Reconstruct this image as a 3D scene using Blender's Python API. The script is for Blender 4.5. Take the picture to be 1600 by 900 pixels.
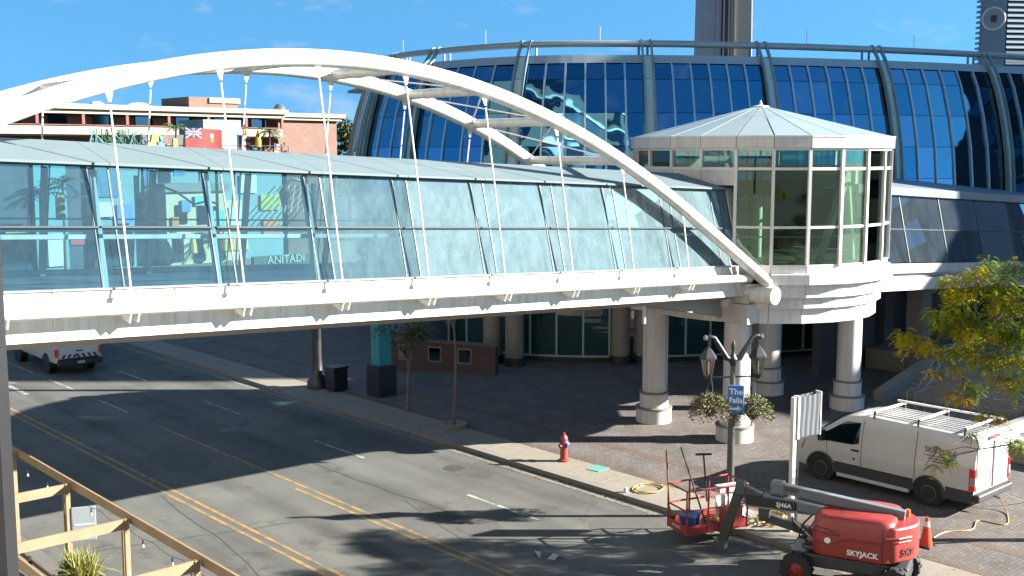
import bpy, bmesh, math, random
from mathutils import Vector, Matrix, noise
random.seed(7)
rad = math.radians
scene = bpy.context.scene
for o in list(bpy.data.objects):
    bpy.data.objects.remove(o)
col = scene.collection

# ------------------------------------------------------------------ camera
# world: x = across the road (towards the glass building), y = along the road, z = up
cd = bpy.data.cameras.new('camera')
cd.sensor_width = 36.0
cd.lens = 1735 / 1600 * 36.0
cd.clip_start = 0.05
cd.clip_end = 3000
cam = bpy.data.objects.new('camera', cd)
col.objects.link(cam)
cam.location = (0, 0, 9.5)
cam.rotation_euler = (rad(90 - 6.9), 0, rad(-42))
scene.camera = cam

# ------------------------------------------------------------------ sky and sun
SUN_EL = 24.0
SUN_DIR = Vector((0.743 * math.cos(rad(SUN_EL)), -0.669 * math.cos(rad(SUN_EL)), math.sin(rad(SUN_EL))))
world = bpy.data.worlds.new('World')
scene.world = world
world.use_nodes = True
wn, wl = world.node_tree.nodes, world.node_tree.links
wn.clear()
w_out = wn.new('ShaderNodeOutputWorld')
w_bg = wn.new('ShaderNodeBackground')
sky = wn.new('ShaderNodeTexSky')
sky.sky_type = 'NISHITA'
sky.sun_disc = False
sky.sun_elevation = rad(SUN_EL)
sky.sun_rotation = math.atan2(SUN_DIR.x, SUN_DIR.y)
sky.altitude = 180
sky.air_density = 1.0
sky.dust_density = 0.35
sky.ozone_density = 2.2
w_bg.inputs['Strength'].default_value = 0.05
# thin clouds low over the horizon, all the way round
tc = wn.new('ShaderNodeTexCoord')
mp = wn.new('ShaderNodeMapping')
mp.inputs['Scale'].default_value = (8.0, 8.0, 20.0)
mp.inputs['Location'].default_value = (1.3, 0.4, 0.0)
nz = wn.new('ShaderNodeTexNoise')
nz.inputs['Scale'].default_value = 1.5
nz.inputs['Detail'].default_value = 7
nz.inputs['Roughness'].default_value = 0.55
ramp = wn.new('ShaderNodeValToRGB')
ramp.color_ramp.elements[0].position = 0.56
ramp.color_ramp.elements[1].position = 0.80
ramp.color_ramp.elements[0].color = (0, 0, 0, 1)
ramp.color_ramp.elements[1].color = (0.75, 0.75, 0.75, 1)
mixc = wn.new('ShaderNodeMix')
mixc.data_type = 'RGBA'
tint = wn.new('ShaderNodeMix')
tint.data_type = 'RGBA'
tint.blend_type = 'MULTIPLY'
tint.inputs[0].default_value = 1.0
tint.inputs[7].default_value = (0.44, 0.86, 0.97, 1)
sk_m = wn.new('ShaderNodeMapping')
sk_m.vector_type = 'POINT'
sk_m.inputs['Location'].default_value = (0, 0, 0.30)
sk_m.inputs['Scale'].default_value = (1, 1, 0.8)
sk_n = wn.new('ShaderNodeVectorMath')
sk_n.operation = 'NORMALIZE'
wl.new(tc.outputs['Generated'], sk_m.inputs['Vector'])
wl.new(sk_m.outputs['Vector'], sk_n.inputs[0])
wl.new(sk_n.outputs[0], sky.inputs['Vector'])
wl.new(tc.outputs['Generated'], mp.inputs['Vector'])
wl.new(mp.outputs['Vector'], nz.inputs['Vector'])
wl.new(nz.outputs['Fac'], ramp.inputs['Fac'])
wl.new(ramp.outputs['Color'], mixc.inputs[0])
wl.new(sky.outputs['Color'], tint.inputs[6])
wl.new(tint.outputs[2], mixc.inputs[6])
mixc.inputs[7].default_value = (2.4, 2.7, 3.1, 1)
wl.new(mixc.outputs[2], w_bg.inputs['Color'])
wl.new(w_bg.outputs['Background'], w_out.inputs['Surface'])

sd = bpy.data.lights.new('sun', 'SUN')
sd.energy = 5.0
sd.angle = rad(0.53)
sd.color = (1.0, 0.94, 0.84)
sun = bpy.data.objects.new('sun', sd)
col.objects.link(sun)
sun.rotation_euler = (-SUN_DIR).to_track_quat('-Z', 'Y').to_euler()
sun.location = SUN_DIR * 80

scene.view_settings.view_transform = 'Standard'
scene.view_settings.look = 'None'
scene.view_settings.exposure = 2.5
scene.view_settings.gamma = 1.0
scene.render.engine = 'CYCLES'
scene.cycles.max_bounces = 10
scene.cycles.transparent_max_bounces = 24
scene.cycles.caustics_reflective = False
scene.cycles.caustics_refractive = False

# ------------------------------------------------------------------ materials
MATS = {}


def mat(name, c, rough=0.6, var=0.12, scale=2.0, bump=0.0, bscale=30.0, metal=0.0, spec=0.5, coat=0.0, dirt=0.0, dirtc=(0.1, 0.09, 0.07), k=0.47, streak=0.0):
    if name in MATS:
        return MATS[name]
    c = tuple(v * k for v in c)
    dirtc = tuple(v * k for v in dirtc)
    m = bpy.data.materials.new(name)
    m.use_nodes = True
    n, l = m.node_tree.nodes, m.node_tree.links
    b = n['Principled BSDF']
    b.inputs['Roughness'].default_value = rough
    b.inputs['Metallic'].default_value = metal
    b.inputs['Specular IOR Level'].default_value = spec
    b.inputs['Coat Weight'].default_value = coat
    co = n.new('ShaderNodeTexCoord')
    t = n.new('ShaderNodeTexNoise')
    t.inputs['Scale'].default_value = scale
    t.inputs['Detail'].default_value = 6
    l.new(co.outputs['Object'], t.inputs['Vector'])
    mx = n.new('ShaderNodeMix')
    mx.data_type = 'RGBA'
    mx.inputs[6].default_value = tuple(max(0, v * (1 - var)) for v in c) + (1,)
    mx.inputs[7].default_value = tuple(min(1, v * (1 + var)) for v in c) + (1,)
    l.new(t.outputs['Fac'], mx.inputs[0])
    out = mx.outputs[2]
    if dirt:
        t2 = n.new('ShaderNodeTexNoise')
        t2.inputs['Scale'].default_value = scale * 0.37
        t2.inputs['Detail'].default_value = 8
        t2.inputs['Roughness'].default_value = 0.7
        l.new(co.outputs['Object'], t2.inputs['Vector'])
        r = n.new('ShaderNodeValToRGB')
        r.color_ramp.elements[0].position = 0.5
        r.color_ramp.elements[1].position = 0.75
        r.color_ramp.elements[0].color = (0, 0, 0, 1)
        r.color_ramp.elements[1].color = (dirt, dirt, dirt, 1)
        l.new(t2.outputs['Fac'], r.inputs['Fac'])
        m2 = n.new('ShaderNodeMix')
        m2.data_type = 'RGBA'
        l.new(r.outputs['Color'], m2.inputs[0])
        l.new(out, m2.inputs[6])
        m2.inputs[7].default_value = dirtc + (1,)
        out = m2.outputs[2]
    if streak:
        sm = n.new('ShaderNodeMapping')
        sm.inputs['Scale'].default_value = (3.2, 3.2, 0.22)
        l.new(co.outputs['Object'], sm.inputs['Vector'])
        t4 = n.new('ShaderNodeTexNoise')
        t4.inputs['Scale'].default_value = 1.6
        t4.inputs['Detail'].default_value = 8
        t4.inputs['Roughness'].default_value = 0.68
        l.new(sm.outputs['Vector'], t4.inputs['Vector'])
        r4 = n.new('ShaderNodeValToRGB')
        r4.color_ramp.elements[0].position = 0.46
        r4.color_ramp.elements[1].position = 0.72
        r4.color_ramp.elements[0].color = (1, 1, 1, 1)
        r4.color_ramp.elements[1].color = (1 - streak, 1 - streak * 1.05, 1 - streak * 1.15, 1)
        l.new(t4.outputs['Fac'], r4.inputs['Fac'])
        m4 = n.new('ShaderNodeMix')
        m4.data_type = 'RGBA'
        m4.blend_type = 'MULTIPLY'
        m4.inputs[0].default_value = 1.0
        l.new(out, m4.inputs[6])
        l.new(r4.outputs['Color'], m4.inputs[7])
        out = m4.outputs[2]
    l.new(out, b.inputs['Base Color'])
    if bump:
        t3 = n.new('ShaderNodeTexNoise')
        t3.inputs['Scale'].default_value = bscale
        t3.inputs['Detail'].default_value = 4
        l.new(co.outputs['Object'], t3.inputs['Vector'])
        bp = n.new('ShaderNodeBump')
        bp.inputs['Strength'].default_value = bump
        bp.inputs['Distance'].default_value = 0.02
        l.new(t3.outputs['Fac'], bp.inputs['Height'])
        l.new(bp.outputs['Normal'], b.inputs['Normal'])
    MATS[name] = m
    return m


def glass(name, tintc, refl=0.12, haze=0.0, hazec=(0.6, 0.8, 0.85), glossc=(1, 1, 1), hscale=2.0, rough=0.01):
    """thin tinted pane: see-through tint, mirror reflection, optional film of condensation and dust"""
    if name in MATS:
        return MATS[name]
    m = bpy.data.materials.new(name)
    m.use_nodes = True
    n, l = m.node_tree.nodes, m.node_tree.links
    n.clear()
    out = n.new('ShaderNodeOutputMaterial')
    tr = n.new('ShaderNodeBsdfTransparent')
    tr.inputs['Color'].default_value = tintc + (1,)
    gl = n.new('ShaderNodeBsdfGlossy')
    gl.inputs['Color'].default_value = glossc + (1,)
    gl.inputs['Roughness'].default_value = rough
    lw = n.new('ShaderNodeLayerWeight')
    lw.inputs['Blend'].default_value = 0.25
    ma = n.new('ShaderNodeMath')
    ma.operation = 'MULTIPLY_ADD'
    ma.inputs[1].default_value = 1.0 - refl
    ma.inputs[2].default_value = refl
    l.new(lw.outputs['Fresnel'], ma.inputs[0])
    mx = n.new('ShaderNodeMixShader')
    l.new(ma.outputs[0], mx.inputs[0])
    l.new(tr.outputs[0], mx.inputs[1])
    l.new(gl.outputs[0], mx.inputs[2])
    last = mx
    if haze:
        co = n.new('ShaderNodeTexCoord')
        mpn = n.new('ShaderNodeMapping')
        mpn.inputs['Scale'].default_value = (1.0, 1.0, 0.35)
        l.new(co.outputs['Object'], mpn.inputs['Vector'])
        t = n.new('ShaderNodeTexNoise')
        t.inputs['Scale'].default_value = hscale
        t.inputs['Detail'].default_value = 10
        t.inputs['Roughness'].default_value = 0.72
        l.new(mpn.outputs['Vector'], t.inputs['Vector'])
        mr = n.new('ShaderNodeMapRange')
        mr.inputs['From Min'].default_value = 0.3
        mr.inputs['From Max'].default_value = 0.7
        mr.inputs['To Min'].default_value = haze * 0.55
        mr.inputs['To Max'].default_value = min(1.0, haze * 1.3)
        l.new(t.outputs['Fac'], mr.inputs['Value'])
        df = n.new('ShaderNodeBsdfDiffuse')
        df.inputs['Color'].default_value = hazec + (1,)
        m3 = n.new('ShaderNodeMixShader')
        l.new(mr.outputs['Result'], m3.inputs[0])
        l.new(mx.outputs[0], m3.inputs[1])
        l.new(df.outputs[0], m3.inputs[2])
        last = m3
    l.new(last.outputs[0], out.inputs['Surface'])
    MATS[name] = m
    return m


def mirror_glass(name, c, rough=0.03, wav=0.0):
    if name in MATS:
        return MATS[name]
    m = bpy.data.materials.new(name)
    m.use_nodes = True
    n, l = m.node_tree.nodes, m.node_tree.links
    b = n['Principled BSDF']
    b.inputs['Base Color'].default_value = c + (1,)
    b.inputs['Metallic'].default_value = 1.0
    b.inputs['Roughness'].default_value = rough
    if wav:
        co = n.new('ShaderNodeTexCoord')
        t = n.new('ShaderNodeTexNoise')
        t.inputs['Scale'].default_value = 0.55
        t.inputs['Detail'].default_value = 1.5
        l.new(co.outputs['Object'], t.inputs['Vector'])
        bp = n.new('ShaderNodeBump')
        bp.inputs['Strength'].default_value = 1.0
        bp.inputs['Distance'].default_value = wav
        l.new(t.outputs['Fac'], bp.inputs['Height'])
        l.new(bp.outputs['Normal'], b.inputs['Normal'])
    MATS[name] = m
    return m


def brick_mat(name, c1, c2, mortar, sx, sy, rot=0.0, bump=0.3, var=0.25, msize=0.02):
    if name in MATS:
        return MATS[name]
    m = bpy.data.materials.new(name)
    m.use_nodes = True
    n, l = m.node_tree.nodes, m.node_tree.links
    b = n['Principled BSDF']
    b.inputs['Roughness'].default_value = 0.85
    co = n.new('ShaderNodeTexCoord')
    mpn = n.new('ShaderNodeMapping')
    mpn.inputs['Rotation'].default_value = (rot if isinstance(rot, tuple) else (0, 0, rot))
    l.new(co.outputs['Object'], mpn.inputs['Vector'])
    br = n.new('ShaderNodeTexBrick')
    br.inputs['Color1'].default_value = c1 + (1,)
    br.inputs['Color2'].default_value = c2 + (1,)
    br.inputs['Mortar'].default_value = mortar + (1,)
    br.inputs['Scale'].default_value = 1.0
    br.inputs['Brick Width'].default_value = sx
    br.inputs['Row Height'].default_value = sy
    br.inputs['Mortar Size'].default_value = msize * 0.5
    br.inputs['Bias'].default_value = 0.0
    l.new(mpn.outputs['Vector'], br.inputs['Vector'])
    t = n.new('ShaderNodeTexNoise')
    t.inputs['Scale'].default_value = 0.9
    t.inputs['Detail'].default_value = 9
    t.inputs['Roughness'].default_value = 0.65
    l.new(co.outputs['Object'], t.inputs['Vector'])
    mr = n.new('ShaderNodeMapRange')
    mr.inputs['From Min'].default_value = 0.3
    mr.inputs['From Max'].default_value = 0.7
    mr.inputs['To Min'].default_value = 1 - var
    mr.inputs['To Max'].default_value = 1 + var
    l.new(t.outputs['Fac'], mr.inputs['Value'])
    mx = n.new('ShaderNodeMix')
    mx.data_type = 'RGBA'
    mx.blend_type = 'MULTIPLY'
    mx.inputs[0].default_value = 1.0
    l.new(br.outputs['Color'], mx.inputs[6])
    l.new(mr.outputs['Result'], mx.inputs[7])
    l.new(mx.outputs[2], b.inputs['Base Color'])
    bp = n.new('ShaderNodeBump')
    bp.inputs['Strength'].default_value = bump
    bp.inputs['Distance'].default_value = 0.01
    bp.invert = True
    l.new(br.outputs['Fac'], bp.inputs['Height'])
    l.new(bp.outputs['Normal'], b.inputs['Normal'])
    MATS[name] = m
    return m


def asphalt_mat():
    m = bpy.data.materials.new('asphalt')
    m.use_nodes = True
    n, l = m.node_tree.nodes, m.node_tree.links
    b = n['Principled BSDF']
    b.inputs['Roughness'].default_value = 0.9
    b.inputs['Specular IOR Level'].default_value = 0.25
    co = n.new('ShaderNodeTexCoord')

    def nzn(s, d, r, sc=(1, 1, 1)):
        mpn = n.new('ShaderNodeMapping')
        mpn.inputs['Scale'].default_value = sc
        l.new(co.outputs['Object'], mpn.inputs['Vector'])
        t = n.new('ShaderNodeTexNoise')
        t.inputs['Scale'].default_value = s
        t.inputs['Detail'].default_value = d
        t.inputs['Roughness'].default_value = r
        l.new(mpn.outputs['Vector'], t.inputs['Vector'])
        return t

    def rmp(src, p0, p1, c0, c1):
        r = n.new('ShaderNodeValToRGB')
        r.color_ramp.elements[0].position = p0
        r.color_ramp.elements[1].position = p1
        r.color_ramp.elements[0].color = c0 + (1,)
        r.color_ramp.elements[1].color = c1 + (1,)
        l.new(src, r.inputs['Fac'])
        return r

    def mulc(a, c):
        x = n.new('ShaderNodeMix')
        x.data_type = 'RGBA'
        x.blend_type = 'MULTIPLY'
        x.inputs[0].default_value = 1
        l.new(a, x.inputs[6])
        l.new(c, x.inputs[7])
        return x.outputs[2]
    base = rmp(nzn(0.35, 8, 0.6).outputs['Fac'], 0.3, 0.7, (0.068, 0.069, 0.064), (0.106, 0.107, 0.100))
    grain = rmp(nzn(60, 3, 0.7).outputs['Fac'], 0.3, 0.7, (0.82, 0.82, 0.82), (1.15, 1.15, 1.15))
    tyre = rmp(nzn(1.0, 4, 0.5, (0.9, 0.05, 1)).outputs['Fac'], 0.35, 0.65, (0.80, 0.80, 0.82), (1.12, 1.12, 1.10))
    stain = rmp(nzn(0.55, 9, 0.75).outputs['Fac'], 0.56, 0.66, (1, 1, 1), (0.62, 0.60, 0.57))
    vor = n.new('ShaderNodeTexVoronoi')
    vor.feature = 'DISTANCE_TO_EDGE'
    vor.inputs['Scale'].default_value = 0.16
    dis = nzn(1.1, 6, 0.6)
    add = n.new('ShaderNodeVectorMath')
    add.operation = 'ADD'
    l.new(co.outputs['Object'], add.inputs[0])
    l.new(dis.outputs['Color'], add.inputs[1])
    l.new(add.outputs[0], vor.inputs['Vector'])
    crack = rmp(vor.outputs['Distance'], 0.0, 0.004, (0.72, 0.72, 0.72), (1, 1, 1))
    sep = n.new('ShaderNodeSeparateXYZ')
    l.new(co.outputs['Object'], sep.inputs[0])
    ph = n.new('ShaderNodeMath')
    ph.operation = 'MULTIPLY_ADD'
    ph.inputs[1].default_value = 2 * math.pi / 3.12
    ph.inputs[2].default_value = -2 * math.pi * 14.75 / 3.12
    l.new(sep.outputs['X'], ph.inputs[0])
    cs_ = n.new('ShaderNodeMath')
    cs_.operation = 'COSINE'
    l.new(ph.outputs[0], cs_.inputs[0])
    ml = n.new('ShaderNodeMath')
    ml.operation = 'MULTIPLY'
    l.new(cs_.outputs[0], ml.inputs[0])
    l.new(nzn(0.8, 7, 0.65, (1.2, 0.25, 1)).outputs['Fac'], ml.inputs[1])
    oil = rmp(ml.outputs[0], 0.36, 0.62, (1, 1, 1), (0.70, 0.69, 0.68))
    c = mulc(oil.outputs[0], mulc(mulc(mulc(mulc(base.outputs[0], grain.outputs[0]), tyre.outputs[0]), stain.outputs[0]), crack.outputs[0]))
    l.new(c, b.inputs['Base Color'])
    bp = n.new('ShaderNodeBump')
    bp.inputs['Strength'].default_value = 0.35
    bp.inputs['Distance'].default_value = 0.01
    l.new(nzn(90, 3, 0.6).outputs['Fac'], bp.inputs['Height'])
    l.new(bp.outputs['Normal'], b.inputs['Normal'])
    MATS['asphalt'] = m
    return m


def paint_mat(name, c, wear=0.45):
    m = bpy.data.materials.new(name)
    m.use_nodes = True
    n, l = m.node_tree.nodes, m.node_tree.links
    b = n['Principled BSDF']
    b.inputs['Roughness'].default_value = 0.8
    co = n.new('ShaderNodeTexCoord')
    t = n.new('ShaderNodeTexNoise')
    t.inputs['Scale'].default_value = 2.2
    t.inputs['Detail'].default_value = 12
    t.inputs['Roughness'].default_value = 0.75
    l.new(co.outputs['Object'], t.inputs['Vector'])
    r = n.new('ShaderNodeValToRGB')
    r.color_ramp.elements[0].position = wear - 0.06
    r.color_ramp.elements[1].position = wear + 0.1
    r.color_ramp.elements[0].color = (0.09, 0.085, 0.075, 1)
    r.color_ramp.elements[1].color = c + (1,)
    l.new(t.outputs['Fac'], r.inputs['Fac'])
    l.new(r.outputs['Color'], b.inputs['Base Color'])
    MATS[name] = m
    return m


WHITE = mat('white_paint', (0.60, 0.59, 0.56), 0.4, 0.05, 0.7, k=1, streak=.3, dirt=0.12, dirtc=(0.55, 0.52, 0.46))
PANEL = mat('white_panel', (0.56, 0.55, 0.535), 0.4, 0.05, 0.8, k=1, streak=.22, dirt=0.2, dirtc=(0.4, 0.38, 0.36))
PANELG = mat('grey_white_panel', (0.46, 0.44, 0.425), 0.4, 0.05, 0.8, k=1, streak=.22, dirt=0.15, dirtc=(0.35, 0.33, 0.31))
SOFFIT = mat('soffit_panel', (0.52, 0.48, 0.43), 0.6, 0.08, 1.0)
SEAL = mat('dark_gasket', (0.035, 0.05, 0.055), 0.5)
ALU = mat('aluminium_frame', (0.42, 0.47, 0.5), 0.4, 0.08, metal=0.3)
ROOFP = mat('roof_sheet', (0.105, 0.143, 0.156), 0.5, 0.08, 0.5, k=1, spec=.25, dirt=0.25, dirtc=(0.09, 0.122, 0.132))
DARKM = mat('dark_metal', (0.03, 0.032, 0.034), 0.45, 0.15)
STEEL = mat('steel', (0.45, 0.46, 0.47), 0.35, 0.1, metal=0.7)
CONC = mat('concrete', (0.36, 0.34, 0.3), 0.85, 0.15, 1.2, bump=0.3, bscale=20, dirt=0.35, dirtc=(0.2, 0.18, 0.15))
KERB = mat('kerb_concrete', (0.33, 0.31, 0.275), 0.85, 0.2, 1.6, bump=0.3, bscale=25, dirt=0.5, dirtc=(0.13, 0.115, 0.1))
ASPH = asphalt_mat()
YEL = paint_mat('yellow_road_paint', (0.26, 0.155, 0.03), 0.47)
WHT = paint_mat('white_road_paint', (0.28, 0.275, 0.26), 0.48)
BLACK = mat('black_plastic', (0.018, 0.018, 0.02), 0.5, 0.2)
RUBBER = mat('rubber', (0.02, 0.02, 0.02), 0.8, 0.3, 8, bump=0.4, bscale=40)
RED = mat('red_paint', (0.52, 0.062, 0.055), 0.38, 0.14, 2.5, dirt=0.25, dirtc=(0.3, 0.1, 0.09))
TAN = mat('tan_render', (0.42, 0.36, 0.28), 0.8, 0.1)

FAC_GLASS = mirror_glass('blue_mirror_glass', (0.062, 0.19, 0.305), 0.02, 0.02)
FAC_GLASS2 = mirror_glass('blue_mirror_glass_deep', (0.042, 0.165, 0.275), 0.02, 0.03)
FAC_GLASS3 = mirror_glass('blue_mirror_glass_pale', (0.095, 0.205, 0.345), 0.02, 0.015)
DARKGLASS = glass('dark_shop_glass', (0.10, 0.20, 0.20), 0.14, haze=0.5, hazec=(0.02, 0.075, 0.08), hscale=.6)
TURGLASS = glass('green_grey_glass', (0.66, 0.77, 0.71), 0.03, glossc=(.75, .95, .85))
BGLASS = glass('bridge_clear_glass', (0.52, 0.76, 0.83), 0.08, haze=0.15, hazec=(0.085, 0.145, 0.17))
BGLASS2 = glass('bridge_damp_glass', (0.46, 0.68, 0.75), 0.08, haze=0.48, hazec=(0.085, 0.142, 0.165), hscale=3.0)
BGLASS3 = glass('bridge_fogged_glass', (0.58, 0.78, 0.82), 0.10, haze=0.84, hazec=(0.100, 0.152, 0.172), hscale=3.5)
CGLASS = glass('corridor_glass', (0.30, 0.42, 0.50), 0.30, glossc=(0.7, 0.85, 1.0), haze=0.06, hazec=(0.3, 0.4, 0.5))


# ------------------------------------------------------------------ mesh helpers
class MB:
    def __init__(self):
        self.v, self.f, self.mi = [], [], []
        self.cur = 0

    def add(self, vs, fs):
        o = len(self.v)
        self.v += [tuple(p) for p in vs]
        for f in fs:
            self.f.append(tuple(i + o for i in f))
            self.mi.append(self.cur)
        return self

    def box(self, x0, x1, y0, y1, z0, z1):
        return self.hexa([(x0, y0, z0), (x1, y0, z0), (x1, y1, z0), (x0, y1, z0), (x0, y0, z1), (x1, y0, z1), (x1, y1, z1), (x0, y1, z1)])

    def hexa(self, p):
        return self.add(p, [(3, 2, 1, 0), (4, 5, 6, 7), (0, 1, 5, 4), (1, 2, 6, 5), (2, 3, 7, 6), (3, 0, 4, 7)])

    def slab(self, quad, t):
        """quad of 4 points with thickness t along its own normal (towards the inside)"""
        q = [Vector(p) for p in quad]
        nrm = (q[1] - q[0]).cross(q[3] - q[0])
        nrm.normalize()
        b = [p - nrm * t for p in q]
        return self.hexa(b + q)

    def bar(self, a, b, w, h=None, up=(0, 0, 1)):
        a, b = Vector(a), Vector(b)
        h = h or w
        d = (b - a).normalized()
        u = Vector(up)
        s = d.cross(u)
        if s.length < 1e-4:
            s = d.cross(Vector((1, 0, 0)))
        s.normalize()
        u = s.cross(d).normalized()
        s *= w / 2
        u *= h / 2
        return self.hexa([a - s - u, a + s - u, b + s - u, b - s - u, a - s + u, a + s + u, b + s + u, b - s + u])

    def tube(self, pts, r, n=10, caps=True, closed=False):
        pts = [Vector(p) for p in pts]
        rs = r if isinstance(r, (list, tuple)) else [r] * len(pts)
        m = len(pts)
        base = len(self.v)
        prev = None
        for i, p in enumerate(pts):
            if closed:
                d = pts[(i + 1) % m] - pts[i - 1]
            else:
                d = pts[min(i + 1, m - 1)] - pts[max(i - 1, 0)]
            d.normalize()
            if prev is None:
                u = Vector((0, 0, 1)) if abs(d.z) < 0.9 else Vector((1, 0, 0))
            else:
                u = prev
            s = d.cross(u).normalized()
            u = s.cross(d).normalized()
            prev = u
            for k in range(n):
                a = 2 * math.pi * k / n
                self.v.append(tuple(p + (s * math.cos(a) + u * math.sin(a)) * rs[i]))
        for i in range(m if closed else m - 1):
            j = (i + 1) % m
            for k in range(n):
                k2 = (k + 1) % n
                self.f.append((base + i * n + k, base + i * n + k2, base + j * n + k2, base + j * n + k))
                self.mi.append(self.cur)
        if caps and not closed:
            self.f.append(tuple(base + k for k in range(n))[::-1])
            self.f.append(tuple(base + (m - 1) * n + k for k in range(n)))
            self.mi += [self.cur, self.cur]
        return self

    def cyl(self, x, y, z0, z1, r, r2=None, n=24):
        return self.tube([(x, y, z0), (x, y, z1)], [r, r if r2 is None else r2], n)

    def lathe(self, x, y, prof, n=28):
        """prof: list of (r, z) bottom to top"""
        base = len(self.v)
        for r, z in prof:
            for k in range(n):
                a = 2 * math.pi * k / n
                self.v.append((x + r * math.cos(a), y + r * math.sin(a), z))
        for i in range(len(prof) - 1):
            for k in range(n):
                k2 = (k + 1) % n
                self.f.append((base + i * n + k, base + i * n + k2, base + (i + 1) * n + k2, base + (i + 1) * n + k))
                self.mi.append(self.cur)
        self.f.append(tuple(base + k for k in range(n))[::-1])
        self.f.append(tuple(base + (len(prof) - 1) * n + k for k in range(n)))
        self.mi += [self.cur, self.cur]
        return self

    def prism(self, poly, z0, z1):
        n = len(poly)
        vs = [(x, y, z0) for x, y in poly] + [(x, y, z1) for x, y in poly]
        fs = [tuple(range(n))[::-1], tuple(range(n, 2 * n))] + [(i, (i + 1) % n, n + (i + 1) % n, n + i) for i in range(n)]
        return self.add(vs, fs)

    def prism_y(self, poly, y0, y1):
        """poly in x,z extruded along y"""
        n = len(poly)
        vs = [(x, y0, z) for x, z in poly] + [(x, y1, z) for x, z in poly]
        fs = [tuple(range(n)), tuple(range(n, 2 * n))[::-1]] + [((i + 1) % n, i, n + i, n + (i + 1) % n) for i in range(n)]
        return self.add(vs, fs)

    def mesh(self, name, mats):
        me = bpy.data.meshes.new(name)
        me.from_pydata(self.v, [], self.f)
        for m in (mats if isinstance(mats, (list, tuple)) else [mats]):
            me.materials.append(m)
        if any(self.mi):
            me.polygons.foreach_set('material_index', self.mi)
        bm = bmesh.new()
        bm.from_mesh(me)
        bmesh.ops.recalc_face_normals(bm, faces=bm.faces)
        bm.to_mesh(me)
        bm.free()
        return me

    def build(self, name, mats, parent=None, smooth=False, bevel=0.0, ang=40):
        me = self.mesh(name, mats)
        o = bpy.data.objects.new(name, me)
        col.objects.link(o)
        if parent:
            o.parent = parent
        if smooth:
            me.polygons.foreach_set('use_smooth', [True] * len(me.polygons))
            me.set_sharp_from_angle(angle=rad(ang))
        if bevel:
            bv = o.modifiers.new('bevel', 'BEVEL')
            bv.width = bevel
            bv.segments = 2
            bv.limit_method = 'ANGLE'
        return o


def tag(o, label=None, cat=None, group=None, kind=None):
    if label:
        o['label'] = label
    if cat:
        o['category'] = cat
    if group:
        o['group'] = group
    if kind:
        o['kind'] = kind
    return o


def thing(name, label, cat, loc=(0, 0, 0), rz=0.0, group=None):
    o = bpy.data.objects.new(name, None)
    o.empty_display_size = 0.3
    col.objects.link(o)
    o.location = loc
    o.rotation_euler = (0, 0, rz)
    return tag(o, label, cat, group)


def copy_tree(o, parent=None):
    c = o.copy()
    col.objects.link(c)
    if parent:
        c.parent = parent
    for ch in list(o.children):
        copy_tree(ch, c)
    return c


def text(name, s, size, m, parent, loc, rot, ext=0.004, align='CENTER', sx=1.0, bold=0.0):
    cu = bpy.data.curves.new(name, 'FONT')
    cu.body = s
    cu.size = size
    cu.extrude = ext
    cu.align_x = align
    cu.align_y = 'CENTER'
    cu.offset = bold
    cu.resolution_u = 3
    t = bpy.data.objects.new(name + '_tmp', cu)
    col.objects.link(t)
    dg = bpy.context.evaluated_depsgraph_get()
    me = bpy.data.meshes.new_from_object(t.evaluated_get(dg))
    bpy.data.objects.remove(t)
    o = bpy.data.objects.new(name, me)
    me.materials.clear()
    me.materials.append(m)
    col.objects.link(o)
    o.parent = parent
    o.location = loc
    o.rotation_euler = rot
    o.scale = (sx, 1, 1)
    return o


# ------------------------------------------------------------------ ground, road, pavement
PAV = 0.12
GROUND = mat('ground_far', (0.16, 0.15, 0.13), 0.95, 0.2, 0.05)
g = MB().add([(-900, -900, -0.02), (1200, -900, -0.02), (1200, 1200, -0.02), (-900, 1200, -0.02)], [(0, 1, 2, 3)])
tag(g.build('ground', GROUND), kind='structure')
r = MB().add([(5.2, -60, 0.0), (22.4, -60, 0.0), (22.4, 62, 0.0), (5.2, 62, 0.0)], [(0, 1, 2, 3)])
r.add([(-80, 62, 0.0), (120, 62, 0.0), (120, 80, 0.0), (-80, 80, 0.0)], [(0, 1, 2, 3)])
r.add([(5.2, 80, 0.0), (22.4, 80, 0.0), (22.4, 400, 0.0), (5.2, 400, 0.0)], [(0, 1, 2, 3)])
road = tag(r.build('road', ASPH), kind='structure')


def strip(name, x0, x1, y0, y1, m, z=0.004):
    q = MB().add([(x0, y0, z), (x1, y0, z), (x1, y1, z), (x0, y1, z)], [(0, 1, 2, 3)])
    o = q.build(name, m, road)
    return o


for off in (-0.14, 0.14):
    strip('centre_line', 13.2 + off - 0.055, 13.2 + off + 0.055, -10, 60, YEL)
    strip('centre_line', 16.15 + off - 0.055, 16.15 + off + 0.055, -10, 36.4 if off > 0 else 27.0, YEL)
for y0, y1 in ((39.3, 42.2), (44.5, 47.5), (49.4, 52.5), (54.5, 57.5)):
    strip('lane_dash', 16.30, 16.42, y0, y1, WHT)
for k in range(-1, 6):
    y0 = 20.4 + k * 8.0
    strip('lane_dash', 19.24, 19.36, y0, y0 + 2.9, WHT)
strip('edge_line', 21.95, 22.05, 38.5, 60, WHT)
for x in (14.2, 17.3, 20.4):
    strip('stop_line', x, x + 2.4, 60.4, 60.8, WHT)
# turn arrow
ar = MB()
ar.add([(14.55, 45, .004), (14.75, 45, .004), (14.75, 47.6, .004), (14.55, 47.6, .004), (14.65, 49.2, .004), (14.15, 47.6, .004), (15.15, 47.6, .004)],
       [(0, 1, 2, 3), (5, 6, 4)])
ar.build('turn_arrow', WHT, road)
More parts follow.
